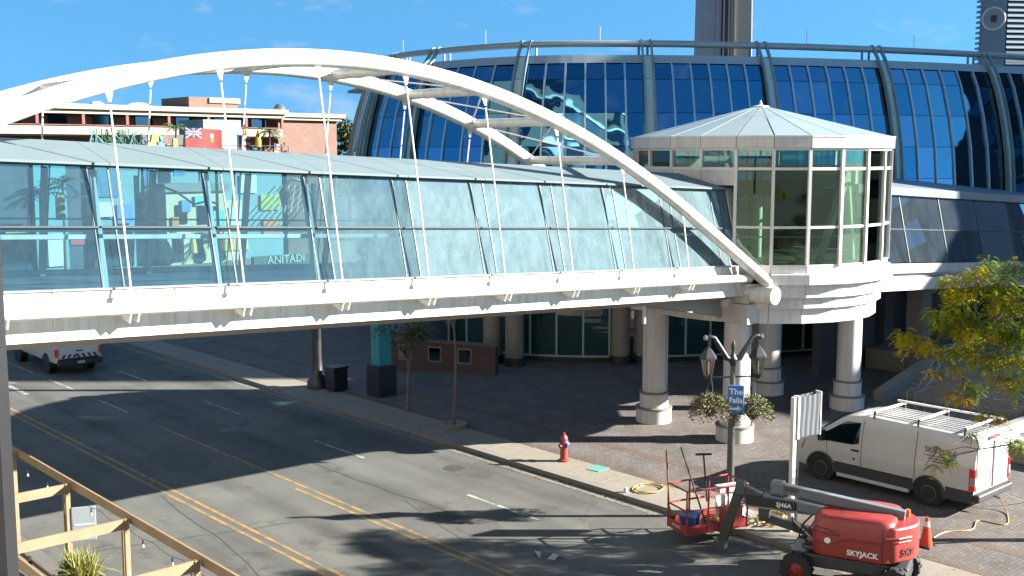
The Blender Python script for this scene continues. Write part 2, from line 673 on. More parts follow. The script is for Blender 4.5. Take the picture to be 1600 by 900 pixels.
# darker repair patches let into the surface
PATCH = mat('tar_patch', (0.13, 0.125, 0.115), 0.9, 0.25, 2.5, bump=0.3, bscale=60)
for (x0, x1, y0, y1) in ((19.8, 22.2, 17.9, 19.6), (17.2, 18.3, 20.3, 21.6), (14.0, 15.6, 30.5, 33.5)):
    pts = []
    n = 22
    for k in range(n):
        a = 2 * math.pi * k / n
        rr = 1 + 0.25 * noise.noise(Vector((math.cos(a) * 1.5 + x0, math.sin(a) * 1.5 + y0, 0)))
        pts.append(((x0 + x1) / 2 + (x1 - x0) / 2 * rr * math.cos(a), (y0 + y1) / 2 + (y1 - y0) / 2 * rr * math.sin(a), 0.003))
    MB().add(pts, [tuple(range(n))]).build('road_patch', PATCH, road)
SEALM = mat('crack_sealant', (0.085, 0.082, 0.078), 0.7, 0.2, 6)
crk = MB()
for (x0, y0, x1, y1, w) in ((17.6, 31, 18.0, 22.5, .05), (14.4, 24.5, 9.5, 26.0, .04), (15.4, 14, 17.6, 24, .03), (11.5, 18.5, 12.9, 29, .03)):
    n = 26
    L = []
    for k in range(n + 1):
        t = k / n
        dx = 0.16 * noise.noise(Vector((t * 7, x0, y0)))
        L.append((x0 + (x1 - x0) * t + dx, y0 + (y1 - y0) * t + dx * 0.5))
    for a, b in zip(L, L[1:]):
        crk.add([(a[0] - w / 2, a[1] - w / 2, .0035), (a[0] + w / 2, a[1] + w / 2, .0035), (b[0] + w / 2, b[1] + w / 2, .0035), (b[0] - w / 2, b[1] - w / 2, .0035)], [(0, 1, 2, 3)])
tag(crk.build('crack_sealing', SEALM, road), kind='stuff')
for (mx_, my_) in ((17.9, 34.5), (20.7, 25.6), (14.6, 18.9)):
    MB().cyl(mx_, my_, -0.01, 0.006, 0.33, n=24).build('manhole_cover', mat('cast_iron', (.10, .095, .09), .6, .2, 9, bump=.6, bscale=60), road)

PAVER = brick_mat('grey_pavers', (0.110, 0.095, 0.088), (0.074, 0.064, 0.060), (0.046, 0.042, 0.039), 0.22, 0.11, rot=0.0, var=0.3)
PAVER2 = brick_mat('brown_pavers', (0.10, 0.066, 0.052), (0.08, 0.053, 0.043), (0.05, 0.042, 0.036), 0.2, 0.1, rot=math.pi / 2, var=0.3)
PAVE = bpy.data.objects.new('pavement', None)
col.objects.link(PAVE)
PAVE['kind'] = 'structure'
p = MB().box(24.15, 140, -60, 62, -0.01, PAV)
p.build('paving', PAVER, PAVE)
p = MB().box(23.85, 24.15, -60, 62, -0.01, PAV + .003)
p.build('paver_band', PAVER2, PAVE)
p = MB().box(25.6, 26.0, -60, 62, PAV - .01, PAV + .003)
p.build('paver_band', PAVER2, PAVE)
SLABC = mat('sidewalk_concrete', (0.36, 0.325, 0.265), 0.88, 0.2, 1.3, bump=0.25, bscale=18, dirt=0.55, dirtc=(0.17, 0.145, 0.11))
kst = MB().box(-0.16, 0.16, 0.012, 2.44, -0.05, PAV + .015).mesh('kerb_stone', KERB)
slb = MB().box(0.0, 1.28, 0.008, 1.22, -0.01, PAV).mesh('concrete_slab', SLABC)
y = -2.0
while y < 62:
    o = bpy.data.objects.new('kerb_stone', kst)
    o.location = (22.4, y, random.uniform(-.004, .004))
    o.parent = PAVE
    col.objects.link(o)
    y += 2.45
y = -2.0
while y < 61:
    o = bpy.data.objects.new('concrete_slab', slb)
    o.location = (22.57, y, random.uniform(-.005, .0))
    o.parent = PAVE
    col.objects.link(o)
    y += 1.23
# gutter strip along the kerb
gut = MB().box(21.85, 22.24, -60, 62, -0.02, 0.006)
gut.build('gutter', mat('gutter_concrete', (0.28, 0.265, 0.24), 0.9, 0.2, 1.5, dirt=0.5, dirtc=(0.1, 0.09, 0.08)), PAVE)
# near pavement under the pergola, and the far corner across the side street
tag(MB().box(-0.5, 5.2, -60, 62, -0.01, PAV).build('near_pavement', SLABC), kind='structure')
tag(MB().box(22.4, 140, 80, 240, -0.01, PAV).build('far_pavement', SLABC), kind='structure')

# ------------------------------------------------------------------ pedestrian bridge
SL = 0.0455


def zb(q):
    return -SL * (q - 18.0)


BMUL = mat('bridge_mullion', (0.032, 0.05, 0.06), .5, .1, k=1)
STRUT = mat('bridge_strut', (0.24, 0.28, 0.29), .6, .1, k=1)
BR = thing('pedestrian_bridge', 'white arched glass footbridge sloping across the road to the round pavilion', 'footbridge', (18, 23.5, 0))
BR.location = (0, 0, 0)
Q0, Q1 = -0.4, 28.9
HQ = [8.89 + 2.45 * k for k in range(-3, 8)]       # hanger and bay lines


def mir(y, far):
    return 47.0 - y if far else y


edges = [8.89 + 2.45 * k for k in range(-4, 9)]
edges = [e for e in edges if Q0 + .3 < e < Q1 - .3]
edges = [Q0] + edges + [Q1]
for far in (0, 1):
    for i in range(len(edges) - 1):
        a, b = edges[i], edges[i + 1]
        # fascia panels below the glass: two to a bay, with open joints
        mid = a + (b - a) * 0.42
        for (c, d) in ((a, mid), (mid, b)):
            c2, d2 = c + .012, d - .012
            m = MB()
            y0, y1 = (mir(21.3, far), mir(21.38, far))
            m.hexa([(c2, y0, 6.02 + zb(c2)), (d2, y0, 6.02 + zb(d2)), (d2, y1, 6.02 + zb(d2)), (c2, y1, 6.02 + zb(c2)),
                    (c2, y0, 6.43 + zb(c2)), (d2, y0, 6.43 + zb(d2)), (d2, y1, 6.43 + zb(d2)), (c2, y1, 6.43 + zb(c2))])
            m.build('fascia_panel', WHITE, BR)
            c2, d2 = c + .004, d - .004
            m = MB()
            y0, y1 = (mir(21.32, far), mir(21.42, far))
            m.hexa([(c2, y0, 5.47 + zb(c2)), (d2, y0, 5.47 + zb(d2)), (d2, y1, 5.47 + zb(d2)), (c2, y1, 5.47 + zb(c2)),
                    (c2, y0, 5.99 + zb(c2)), (d2, y0, 5.99 + zb(d2)), (d2, y1, 5.99 + zb(d2)), (c2, y1, 5.99 + zb(c2))])
            m.build('lower_fascia_panel', WHITE, BR)
        # glass: a wide pane and a narrow one, two rows, leaning inward
        narrow = b - 0.42
        for (z0, z1) in ((6.455, 7.635), (7.645, 8.84)):
            for (c, d) in ((a + .012, narrow - .009), (narrow + .009, b - .012)):
                if d - c < 0.1:
                    continue
                f0, f1 = (z0 - 6.44) / 2.41, (z1 - 6.44) / 2.41
                # glazing lines lean: tops sit further along than sills
                ya, yb = mir(21.33 + .6 * f0, far), mir(21.33 + .6 * f1, far)
                if far:
                    mt = BGLASS
                elif a > 15.9:
                    mt = BGLASS3
                elif a > 13.4:
                    mt = BGLASS2
                else:
                    mt = BGLASS
                q = [(c, ya, z0 + zb(c)), (d, ya, z0 + zb(d)), (d, yb, z1 + zb(d)), (c, yb, z1 + zb(c))]
                MB().add(q, [(0, 1, 2, 3)]).build('pane', mt, BR)
        # mullions
        for xm in (b, narrow):
            if xm > Q1 - .05 and xm != b:
                pass
            m = MB().bar((xm, mir(21.325, far), 6.44 + zb(xm)), (xm, mir(21.925, far), 8.86 + zb(xm)), .028 if xm == b else .022, .022, up=(0, -1, 0))
            m.build('mullion', BMUL, BR)
        # inner leaning struts beside each bay line
        m = MB().bar((b - .22, mir(21.72, far), 6.4 + zb(b)), (b - .22, mir(22.22, far), 8.8 + zb(b)), .11, .14, up=(0, -1, 0))
        m.build('inner_strut', STRUT, BR)
    # sill, transom and head rails
    for (yy, zz, hh, nm, mm) in ((21.30, 6.45, .04, 'sill_rail', ALU), (21.60, 7.64, .035, 'transom', BMUL), (21.90, 8.85, .05, 'head_rail', BMUL)):
        MB().bar((Q0, mir(yy, far), zz + zb(Q0)), (Q1, mir(yy, far), zz + zb(Q1)), .08, hh).build(nm, mm, BR)
    MB().bar((Q0, mir(22.05, far), 7.42 + zb(Q0)), (Q1, mir(22.05, far), 7.42 + zb(Q1)), .05, .10).build('handrail', PANELG, BR)
    # lower chord tube with brackets
    ty = mir(20.93, far)
    MB().tube([(Q0, ty, 6.08 + zb(Q0)), (29.0, ty, 6.08 + zb(29.0))], .125, 16).build('chord_tube', WHITE, BR, smooth=True)
    for q in HQ:
        m = MB()
        s = -1 if not far else 1
        for dx in (-.10, .07):
            zz = zb(q)
            m.hexa([(q + dx, ty, 5.80 + zz), (q + dx + .03, ty, 5.80 + zz), (q + dx + .03, mir(21.32, far), 5.86 + zz), (q + dx, mir(21.32, far), 5.86 + zz),
                    (q + dx, ty + s * .14, 6.12 + zz), (q + dx + .03, ty + s * .14, 6.12 + zz), (q + dx + .03, mir(21.32, far), 6.2 + zz), (q + dx, mir(21.32, far), 6.2 + zz)])
        m.build('bracket', WHITE, BR)
# floor, soffit, roof
MB().hexa([(Q0, 21.42, 6.2 + zb(Q0)), (Q1, 21.42, 6.2 + zb(Q1)), (Q1, 25.58, 6.2 + zb(Q1)), (Q0, 25.58, 6.2 + zb(Q0)),
           (Q0, 21.42, 6.36 + zb(Q0)), (Q1, 21.42, 6.36 + zb(Q1)), (Q1, 25.58, 6.36 + zb(Q1)), (Q0, 25.58, 6.36 + zb(Q0))]).build('floor', mat('floor_tile', (0.16, 0.18, 0.19), 0.4), BR)
for i in range(len(edges) - 1):
    a, b = edges[i] + .006, edges[i + 1] - .006
    m = MB()
    prof = [(21.36, 5.46), (22.0, 5.26), (25.0, 5.26), (25.64, 5.46)]
    vs = []
    for q in (a, b):
        vs += [(q, y, z + zb(q)) for y, z in prof] + [(q, y, z + .05 + zb(q)) for y, z in prof]
    fs = []
    for k in range(3):
        fs += [(k, k + 1, 8 + k + 1, 8 + k), (4 + k, 4 + k + 1, 12 + k + 1, 12 + k)]
    fs += [(0, 8, 12, 4), (3, 11, 15, 7), (0, 1, 5, 4), (1, 2, 6, 5), (2, 3, 7, 6), (8, 9, 13, 12), (9, 10, 14, 13), (10, 11, 15, 14)]
    m.add(vs, fs).build('soffit_panel', SOFFIT, BR)
    for (y0, z0, y1, z1) in ((21.78, 8.90, 22.63, 9.13), (22.645, 9.135, 23.5, 9.34), (23.5, 9.34, 24.355, 9.135), (24.37, 9.13, 25.22, 8.90)):
        MB().hexa([(a, y0, z0 - .05 + zb(a)), (b, y0, z0 - .05 + zb(b)), (b, y1, z1 - .05 + zb(b)), (a, y1, z1 - .05 + zb(a)),
                   (a, y0, z0 + zb(a)), (b, y0, z0 + zb(b)), (b, y1, z1 + zb(b)), (a, y1, z1 + zb(a))]).build('roof_panel', ROOFP, BR)


def arch_z(q):
    return 11.65 - 0.0267 * (q - 14.2) ** 2


def arch_pt(q, far, dz=0.0):
    z = arch_z(q) + dz
    y = 20.95 + 0.185 * (z - (6.3 + zb(q))) - (.035 * (q - 26.5) ** 2 if q > 26.5 else 0)
    return Vector((q, mir(y, far), z))


for far in (0, 1):
    pts = [arch_pt(-1.4 + 31.3 * k / 90, far) for k in range(91)]
    MB().tube(pts, .195, 20).build('arch_rib', WHITE, BR, smooth=True)
    for q in (2.5, 7.6, 12.6, 17.5, 22.4, 26.0):
        a_, b_ = arch_pt(q - .012, far), arch_pt(q + .012, far)
        MB().tube([a_, b_], .201, 20).build('weld_seam', PANEL, BR, smooth=True)
    # drum the arch foot is welded into
    fz = 4.95
    fy = arch_pt(29.8, far).y
    MB().tube([(29.35, mir(22.6, far), 5.05), (29.35, mir(20.2, far), 5.05)], .28, 28).build('arch_foot', WHITE, BR, smooth=True)
    for k, q in enumerate(HQ):
        if arch_z(q) - (6.3 + zb(q)) < 0.5:
            continue
        top = arch_pt(q, far, -.17)
        bot = Vector((q, mir(20.98, far), 6.22 + zb(q)))
        d = (bot - top).normalized()
        h = MB().tube([top + d * .28, bot - d * .22], .021, 8)
        ho = h.build('hanger_rod', WHITE, BR, smooth=True)
        for (pt, sgn, w0, w1, ln) in ((top, 1, .085, .025, .22), (bot, -1, .02, .06, .24)):
            e = pt + d * sgn * ln
            f = MB().hexa([pt + Vector((-w0, -.015, 0)), pt + Vector((w0, -.015, 0)), pt + Vector((w0, .015, 0)), pt + Vector((-w0, .015, 0)),
                    e + Vector((-w1, -.015, 0)), e + Vector((w1, -.015, 0)), e + Vector((w1, .015, 0)), e + Vector((-w1, .015, 0))])
            f.build('clevis', PANEL, ho)
for q in HQ[2:10]:
    if q > 25:
        continue
    a, b = arch_pt(q, 0), arch_pt(q, 1)
    MB().tube([a, b], .13, 14).build('cross_beam', WHITE, BR, smooth=True)
for k in range(2, 9):
    qa, qb = HQ[k], HQ[k + 1]
    if qb > 24.5:
        break
    MB().tube([arch_pt(qa, 0), arch_pt(qb, 1)], .022, 6).build('brace_rod', WHITE, BR)
    MB().tube([arch_pt(qa, 1), arch_pt(qb, 0)], .022, 6).build('brace_rod', WHITE, BR)
# white drain pipe hanging from the soffit
MB().tube([(25.4, 22.2, 4.35), (25.4, 22.2, 5.0)], .06, 12).build('drain_pipe', WHITE, BR, smooth=True)
# portal frame where the bridge meets the pavilion
m = MB()
m.hexa([(28.9, 21.2, 5.0), (29.5, 21.2, 5.0), (29.5, 25.8, 5.0), (28.9, 25.8, 5.0), (28.62, 21.2, 5.97), (29.5, 21.2, 5.97), (29.5, 25.8, 5.97), (28.62, 25.8, 5.97)])
m.build('portal_base', PANEL, BR)
for far in (0, 1):
    MB().hexa([(28.9, mir(21.28, far), 5.9), (29.25, mir(21.28, far), 5.9), (29.25, mir(21.7, far), 5.9), (28.9, mir(21.7, far), 5.9),
               (28.9, mir(21.88, far), 8.4), (29.2, mir(21.88, far), 8.4), (29.2, mir(22.3, far), 8.4), (28.9, mir(22.3, far), 8.4)]).build('portal_jamb', PANELG, BR)
# wedge soffit running down to the column heads
MB().hexa([(25.6, 22.0, 4.88), (29.3, 22.0, 4.15), (29.3, 25.2, 4.15), (25.6, 25.2, 4.88), (25.6, 22.0, 4.92), (29.3, 22.0, 4.78), (29.3, 25.2, 4.78), (25.6, 25.2, 4.92)]).build('wedge_soffit', SOFFIT, BR)

# ------------------------------------------------------------------ round pavilion
TC = Vector((32.87, 23.47, 0))
NF = 24
A0 = 221.3
TR = thing('round_pavilion', 'white round pavilion with shallow conical glass roof on four fat columns', 'pavilion', (0, 0, 0))


def tp(k, R, z):
    a = rad(A0 + k * 360 / NF)
    return Vector((TC.x + R * math.cos(a), TC.y + R * math.sin(a), z))


def facet(k, R, z0, z1, t, name, m, gap=.01, R1=None):
    R1 = R if R1 is None else R1
    a, b, c, d = tp(k, R, z0), tp(k + 1, R, z0), tp(k + 1, R1, z1), tp(k, R1, z1)
    u = (b - a).normalized() * gap
    return MB().slab([a + u, b - u, c - u, d + u], t).build(name, m, TR)


ROOFG = mat('roof_glass_panel', (0.22, 0.275, 0.28), 0.3, 0.06, 0.6, k=1)
TRIM = mat('turret_trim', (0.52, 0.51, 0.49), 0.4, 0.05, k=1)
for k in range(NF):
    ac = (A0 + (k + .5) * 360 / NF) % 360
    # roof in two rings
    e0, e1, m0, m1 = tp(k, 4.5, 10.06), tp(k + 1, 4.5, 10.06), tp(k, 1.75, 10.76), tp(k + 1, 1.75, 10.76)
    t0, t1 = tp(k, .25, 11.13), tp(k + 1, .25, 11.13)
    for (a, b, c, d) in ((e0, e1, m1, m0), (m0, m1, t1, t0)):
        u = (b - a).normalized() * .025
        v = (c - d).normalized() * .02
        up = ((d - a).normalized()) * .012
        MB().slab([a + u + up, b - u + up, c - v - up, d + v - up], .04).build('roof_panel', ROOFG, TR)
    facet(k, 4.52, 9.68, 10.03, .08, 'fascia_panel', PANELG)
    facet(k, 4.54, 10.03, 10.07, .12, 'eave_trim', WHITE, gap=0)
    # clerestory
    facet(k, 4.38, 9.06, 9.63, .02, 'pane', TURGLASS, gap=.06)
    facet(k, 4.43, 9.60, 9.675, .1, 'head_rail', TRIM, gap=0)
    facet(k, 4.43, 8.98, 9.07, .1, 'transom', TRIM, gap=0)
    bridge_side = 150 < ac < 208
    corr_side = ac < 30 or ac > 335
    MB().bar(tp(k, 4.42, 9.07 if (bridge_side or corr_side) else 5.95), tp(k, 4.42, 9.62), .1, .1, up=(math.cos(rad(A0 + k * 360 / NF)), math.sin(rad(A0 + k * 360 / NF)), 0)).build('mullion', TRIM, TR)
    if bridge_side:
        facet(k, 4.40, 8.5 if 165 < ac < 200 else 5.95, 8.98, .1, 'wall_panel', PANELG)
    elif corr_side:
        facet(k, 4.40, 8.2, 8.98, .1, 'wall_panel', PANELG)
    else:
        facet(k, 4.38, 7.22, 8.97, .02, 'pane', TURGLASS, gap=.06)
        facet(k, 4.38, 5.98, 7.14, .02, 'pane', TURGLASS, gap=.06)
        facet(k, 4.43, 7.14, 7.22, .1, 'transom', TRIM, gap=0)
        facet(k, 4.43, 5.92, 5.99, .1, 'sill_rail', TRIM, gap=0)
    # stepped bands under the glass
    facet(k, 4.42, 5.70, 5.92, .15, 'band_panel', PANEL)
    if not 150 < ac < 214:
        facet(k, 4.62, 5.37, 5.68, .25, 'band_panel', PANEL)
        u0, u1, u2, u3 = tp(k, 4.61, 5.70), tp(k + 1, 4.61, 5.70), tp(k + 1, 4.2, 5.70), tp(k, 4.2, 5.70)
        MB().slab([u0, u1, u2, u3], .025).build('ledge', WHITE, TR)
    facet(k, 4.40, 4.93, 5.36, .2, 'band_panel', PANEL)
    facet(k, 4.25, 4.57, 4.92, .2, 'band_panel', PANEL)
    facet(k, 4.10, 4.06, 4.56, .2, 'band_panel', PANEL)
MB().prism([(v.x, v.y) for v in [tp(k, 4.06, 0) for k in range(NF)]], 4.08, 4.2).build('soffit', SOFFIT, TR)
MB().prism([(v.x, v.y) for v in [tp(k, 4.3, 0) for k in range(NF)]], 5.72, 5.86).build('floor', mat('pavilion_floor', (0.2, 0.19, 0.17), 0.4), TR)
MB().lathe(TC.x, TC.y, [(.34, 11.08), (.3, 11.15), (.06, 11.2), (.02, 11.35)], 16).build('roof_cap', WHITE, TR)
# hood over the window, dark hanging signs and slanted struts inside
INT2 = mat('interior_strut', (0.42, 0.46, 0.42), .6, .05, k=1)
INT = mat('interior_wall', (0.16, 0.17, 0.145), 0.7)
for (x, y, a, w) in ((31.6, 22.6, -52, 1.3), (32.7, 21.6, -48, 1.5)):
    d = Vector((math.cos(rad(a)), math.sin(rad(a)), 0))
    c = Vector((x, y, 8.35))
    MB().bar(c - d * w / 2, c + d * w / 2, .12, .5).build('hanging_sign', BLACK, TR)
for (x0, y0, x1, y1) in ((32.0, 20.4, 33.1, 20.1), (34.2, 20.5, 33.2, 20.2), (35.4, 21.2, 36.2, 21.9), (36.2, 25.4, 35.4, 24.8), (31.0, 26.4, 31.8, 26.1)):
    MB().bar((x0, y0, 5.9), (x1, y1, 8.9), .2).build('inner_strut', INT2, TR)
MB().prism([(TC.x + 3.0 * math.cos(rad(a)), TC.y + 3.0 * math.sin(rad(a))) for a in range(0, 360, 20)], 8.9, 8.98).build('inner_ceiling', INT, TR)
MB().cyl(TC.x, TC.y, 5.86, 8.92, .16, n=16).build('inner_post', INT2, TR, smooth=True)
for a in range(200, 345, 18):
    c0, c1 = rad(a), rad(a + 18)
    MB().bar((TC.x + 4.0 * math.cos(c0), TC.y + 4.0 * math.sin(c0), 6.85), (TC.x + 4.0 * math.cos(c1), TC.y + 4.0 * math.sin(c1), 6.85), .05).build('inner_rail', STEEL, TR)
COLP = mat('column_paint', (0.52, 0.495, 0.465), 0.45, 0.05, 1.0, k=1, streak=.25, dirt=0.3, dirtc=(0.5, 0.45, 0.38))
CAPM = mat('stone_cap', (0.36, 0.31, 0.25), 0.7, 0.15)
for (q, pp, top) in ((29.45, 21.72, 4.5), (29.45, 25.22, 4.6), (36.28, 21.72, 4.15), (36.28, 25.22, 4.15)):
    c = MB().cyl(q, pp, 1.2, top, .415, n=36).build('column', COLP, TR, smooth=True)
    MB().cyl(q, pp, .05, .60, .62, n=36).build('base_drum', COLP, c, smooth=True)
    MB().cyl(q, pp, .60, .66, .645, n=36).build('base_cap', CAPM, c, smooth=True)
    MB().cyl(q, pp, .66, 1.14, .50, n=36).build('upper_drum', COLP, c, smooth=True)
    MB().cyl(q, pp, 1.14, 1.2, .53, n=36).build('upper_cap', CAPM, c, smooth=True)
    MB().bar((q + .30, pp - .31, 1.2), (q + .30, pp - .31, top), .05).build('conduit', COLP, c)
MB().box(29.0, 29.9, 21.0, 25.95, 4.07, 4.72).build('end_block', PANELG, TR, bevel=.02)
MB().box(29.02, 29.9, 21.05, 25.9, 4.74, 5.0).build('end_block', PANELG, TR, bevel=.02)

# ------------------------------------------------------------------ glazed link beyond the pavilion
LK = thing('glazed_link', 'low glazed corridor with sloping blue glass and white base band right of the pavilion', 'corridor', (0, 0, 0))


def zc(q):
    return -0.056 * (q - 38.5)


LSTR = mat('link_strut', (0.22, 0.27, 0.31), .6, .1)
LE = [36.6 + 3.1 * k for k in range(0, 9)]
for i in range(8):
    a, b = LE[i] + .03, LE[i + 1] - .03
    for (z0, z1) in ((5.42, 6.66), (6.70, 7.98)):
        f0, f1 = (z0 - 5.4) / 2.6, (z1 - 5.4) / 2.6
        ya, yb = 21.3 + .6 * f0, 21.3 + .6 * f1
        MB().add([(a, ya, z0 + zc(a)), (b, ya, z0 + zc(b)), (b, yb, z1 + zc(b)), (a, yb, z1 + zc(a))], [(0, 1, 2, 3)]).build('pane', CGLASS, LK)
    MB().bar((LE[i + 1], 21.3, 5.4 + zc(b)), (LE[i + 1], 21.9, 8.0 + zc(b)), .05, .06, up=(0, -1, 0)).build('mullion', SEAL, LK)
    for s in (-1, 1):
        MB().bar((LE[i + 1] - .2 + s * .15, 21.9, 5.3 + zc(b)), (LE[i + 1] - .2 + s * .9, 22.5, 7.9 + zc(b)), .2, .2).build('inner_strut', LSTR, LK)
    for (y0, z0, z1) in ((21.25, 5.02, 5.38), (21.42, 4.86, 5.0), (21.22, 4.36, 4.84)):
        MB().hexa([(a - .02, y0, z0 + zc(a)), (b + .02, y0, z0 + zc(b)), (b + .02, y0 + .1, z0 + zc(b)), (a - .02, y0 + .1, z0 + zc(a)),
                   (a - .02, y0, z1 + zc(a)), (b + .02, y0, z1 + zc(b)), (b + .02, y0 + .1, z1 + zc(b)), (a - .02, y0 + .1, z1 + zc(a))]).build('base_panel', PANELG, LK)
    MB().hexa([(a - .02, 21.75, 7.98 + zc(a)), (b + .02, 21.75, 7.98 + zc(b)), (b + .02, 25.6, 8.5 + zc(b)), (a - .02, 25.6, 8.5 + zc(a)),
               (a - .02, 21.75, 8.28 + zc(a)), (b + .02, 21.75, 8.28 + zc(b)), (b + .02, 25.6, 8.8 + zc(b)), (a - .02, 25.6, 8.8 + zc(a))]).build('roof_panel', mat('blue_grey_sheet', (0.33, 0.40, 0.46), 0.4, 0.1), LK)
MB().bar((36.6, 21.6, 6.68 + zc(36.6)), (61.4, 21.6, 6.68 + zc(61.4)), .07, .05).build('transom', SEAL, LK)
MB().hexa([(36.6, 21.4, 4.4 + zc(36.6)), (61.4, 21.4, 4.4 + zc(61.4)), (61.4, 25.6, 4.4 + zc(61.4)), (36.6, 25.6, 4.4 + zc(36.6)),
           (36.6, 21.4, 4.9 + zc(36.6)), (61.4, 21.4, 4.9 + zc(61.4)), (61.4, 25.6, 4.9 + zc(61.4)), (36.6, 25.6, 4.9 + zc(36.6))]).build('floor_slab', SOFFIT, LK)
MB().hexa([(36.6, 25.3, 4.9 + zc(36.6)), (61.4, 25.3, 4.9 + zc(61.4)), (61.4, 25.5, 4.9 + zc(61.4)), (36.6, 25.5, 4.9 + zc(36.6)),
           (36.6, 25.3, 8.4 + zc(36.6)), (61.4, 25.3, 8.4 + zc(61.4)), (61.4, 25.5, 8.4 + zc(61.4)), (36.6, 25.5, 8.4 + zc(36.6))]).build('back_wall', mat('dim_blue_wall', (0.05, 0.08, 0.11), 0.7), LK)
for q in (42.0, 49.5, 57.0):
    MB().box(q - .35, q + .35, 21.7, 22.4, 0.1, 4.5 + zc(q)).build('pier', mat('brown_stone', (0.17, 0.145, 0.125), 0.7, 0.2), LK)

# ------------------------------------------------------------------ big curved glass building
GB = thing('glass_building', 'large curved building of dark blue mirror glass with paired steel ribs', 'building', (0, 0, 0))
CP = [(38.2, 52.0), (35.0, 48.8), (33.55, 45.7), (33.35, 42.2), (34.3, 37.0), (37.8, 33.2), (42.3, 30.4), (47.8, 27.95), (54.2, 25.9), (61.0, 24.6), (68.0, 24.4)]


def cr(t):
    t = max(0.0, min(len(CP) - 1.001, t))
    i = int(t)
    u = t - i
    P = lambda k: Vector(CP[max(0, min(len(CP) - 1, k))])
    p0, p1, p2, p3 = P(i - 1), P(i), P(i + 1), P(i + 2)
    q = 0.5 * ((2 * p1) + (-p0 + p2) * u + (2 * p0 - 5 * p1 + 4 * p2 - p3) * u * u + (-p0 + 3 * p1 - 3 * p2 + p3) * u ** 3)
    d = 0.5 * ((-p0 + p2) + 2 * (2 * p0 - 5 * p1 + 4 * p2 - p3) * u + 3 * (-p0 + 3 * p1 - 3 * p2 + p3) * u * u)
    d.normalize()
    nrm = Vector((d.y, -d.x))
    if nrm.dot(q - Vector((54, 46))) < 0:
        nrm = -nrm
    return q, nrm, d


PROF = [(15.2, -.35), (14.5, 0.0), (13.75, .55), (12.7, 1.05), (11.25, 1.5), (9.8, 1.82), (8.35, 2.0), (7.6, 2.05), (4.0, 2.05), (0, 2.05)]


def soff(z):
    for (za, sa), (zb2, sb) in zip(PROF, PROF[1:]):
        if za >= z >= zb2:
            return sa + (sb - sa) * (za - z) / (za - zb2)
    return 2.05


def fp(t, z, ds=0.0):
    q, n, d = cr(t)
    q = q + n * (soff(z) + ds)
    return Vector((q.x, q.y, z))


def tlen(t):
    return (cr(t + .02)[0] - cr(t - .02)[0]).length / .04


RIBC = mat('rib_steel', (0.12, 0.19, 0.22), 0.35, 0.12, metal=0.1, k=1)
RIBP = mat('rib_infill_panel', (0.26, 0.40, 0.44), 0.4, 0.1, 1.0, metal=.1, k=1)
EDGE = mat('roof_edge_sheet', (0.22, 0.28, 0.32), 0.4, 0.08, metal=.3, k=1)
FMUL = mat('facade_mullion', (0.28, 0.40, 0.50), 0.3, 0.06, metal=0.5, k=1)
ROWS = [13.42, 12.7, 11.25, 9.8, 8.35, 7.62]
rng = random.Random(3)
RIBS = list(range(1, 10))
for i in RIBS:
    hw = .20 / tlen(i)
    # paired ribs
    for s in (-1, 1):
        zs = [14.5, 14.3, 13.9, 13.2, 12.4, 11.5, 10.5, 9.5, 8.5, 7.6]
        m = MB()
        vs = []
        for z in zs:
            t = i + s * hw
            a = .036 / tlen(i)
            for (tt, ds) in ((t - a, .06), (t + a, .06), (t + a, .26), (t - a, .26)):
                vs.append(fp(tt, z, ds))
        fs = [(0, 1, 2, 3), tuple(4 * (len(zs) - 1) + k for k in (3, 2, 1, 0))]
        for j in range(len(zs) - 1):
            for k in range(4):
                k2 = (k + 1) % 4
                fs.append((4 * j + k, 4 * j + k2, 4 * j + 4 + k2, 4 * j + 4 + k))
        m.add(vs, fs).build('rib', RIBC, GB)
        q, n, d = cr(i + s * hw)
        q2 = q - n * .5
        MB().bar((q2.x, q2.y, 13.6), (q2.x, q2.y, 14.3), .08).build('rail_post', RIBC, GB)
    zs = [13.7, 12.7, 11.25, 9.8, 8.35, 7.6]
    for za, zb_ in zip(zs, zs[1:]):
        MB().slab([fp(i - hw, za, .08), fp(i + hw, za, .08), fp(i + hw, zb_ + .015, .08), fp(i - hw, zb_ + .015, .08)], .05).build('infill_panel', RIBP, GB)
for i in RIBS[:-1]:
    hw0, hw1 = .20 / tlen(i), .20 / tlen(i + 1)
    ta, tb = i + hw0, i + 1 - hw1
    NPN = 6 if i > 3 else 4 if i == 3 else 3
    if i in (4, 5, 6, 7, 8):
        NPN = 6
    if i == 3:
        NPN = 5
    for k in range(NPN):
        t0, t1 = ta + (tb - ta) * k / NPN, ta + (tb - ta) * (k + 1) / NPN
        e = .045 / tlen(i + .5)
        for za, zb_ in zip(ROWS, ROWS[1:]):
            cs = [fp(t0 + e, za - .012), fp(t1 - e, za - .012), fp(t1 - e, zb_ + .012), fp(t0 + e, zb_ + .012)]
            q, n, d = cr((t0 + t1) / 2)
            n3 = Vector((n.x, n.y, 0))
            j0, j1, j2 = (rng.gauss(0, .0045) for _ in range(3))
            cs = [cs[0] + n3 * (j0 + j2), cs[1] + n3 * (j0 - j2), cs[2] + n3 * (-j1 - j2), cs[3] + n3 * (-j1 + j2)]
            MB().slab([cs[1], cs[0], cs[3], cs[2]], .03).build('pane', rng.choice((FAC_GLASS, FAC_GLASS, FAC_GLASS2, FAC_GLASS3)), GB)
        if k:
            m = MB()
            for za, zb_ in zip(ROWS, ROWS[1:]):
                m.bar(fp(t0, za, .03), fp(t0, zb_, .03), .08, .09, up=(cr(t0)[1].x, cr(t0)[1].y, 0))
            m.build('mullion', FMUL, GB)
# dark backing, roof edge, rail, roof
N = 80
T = [1 + 8.0 * k / N for k in range(N + 1)]


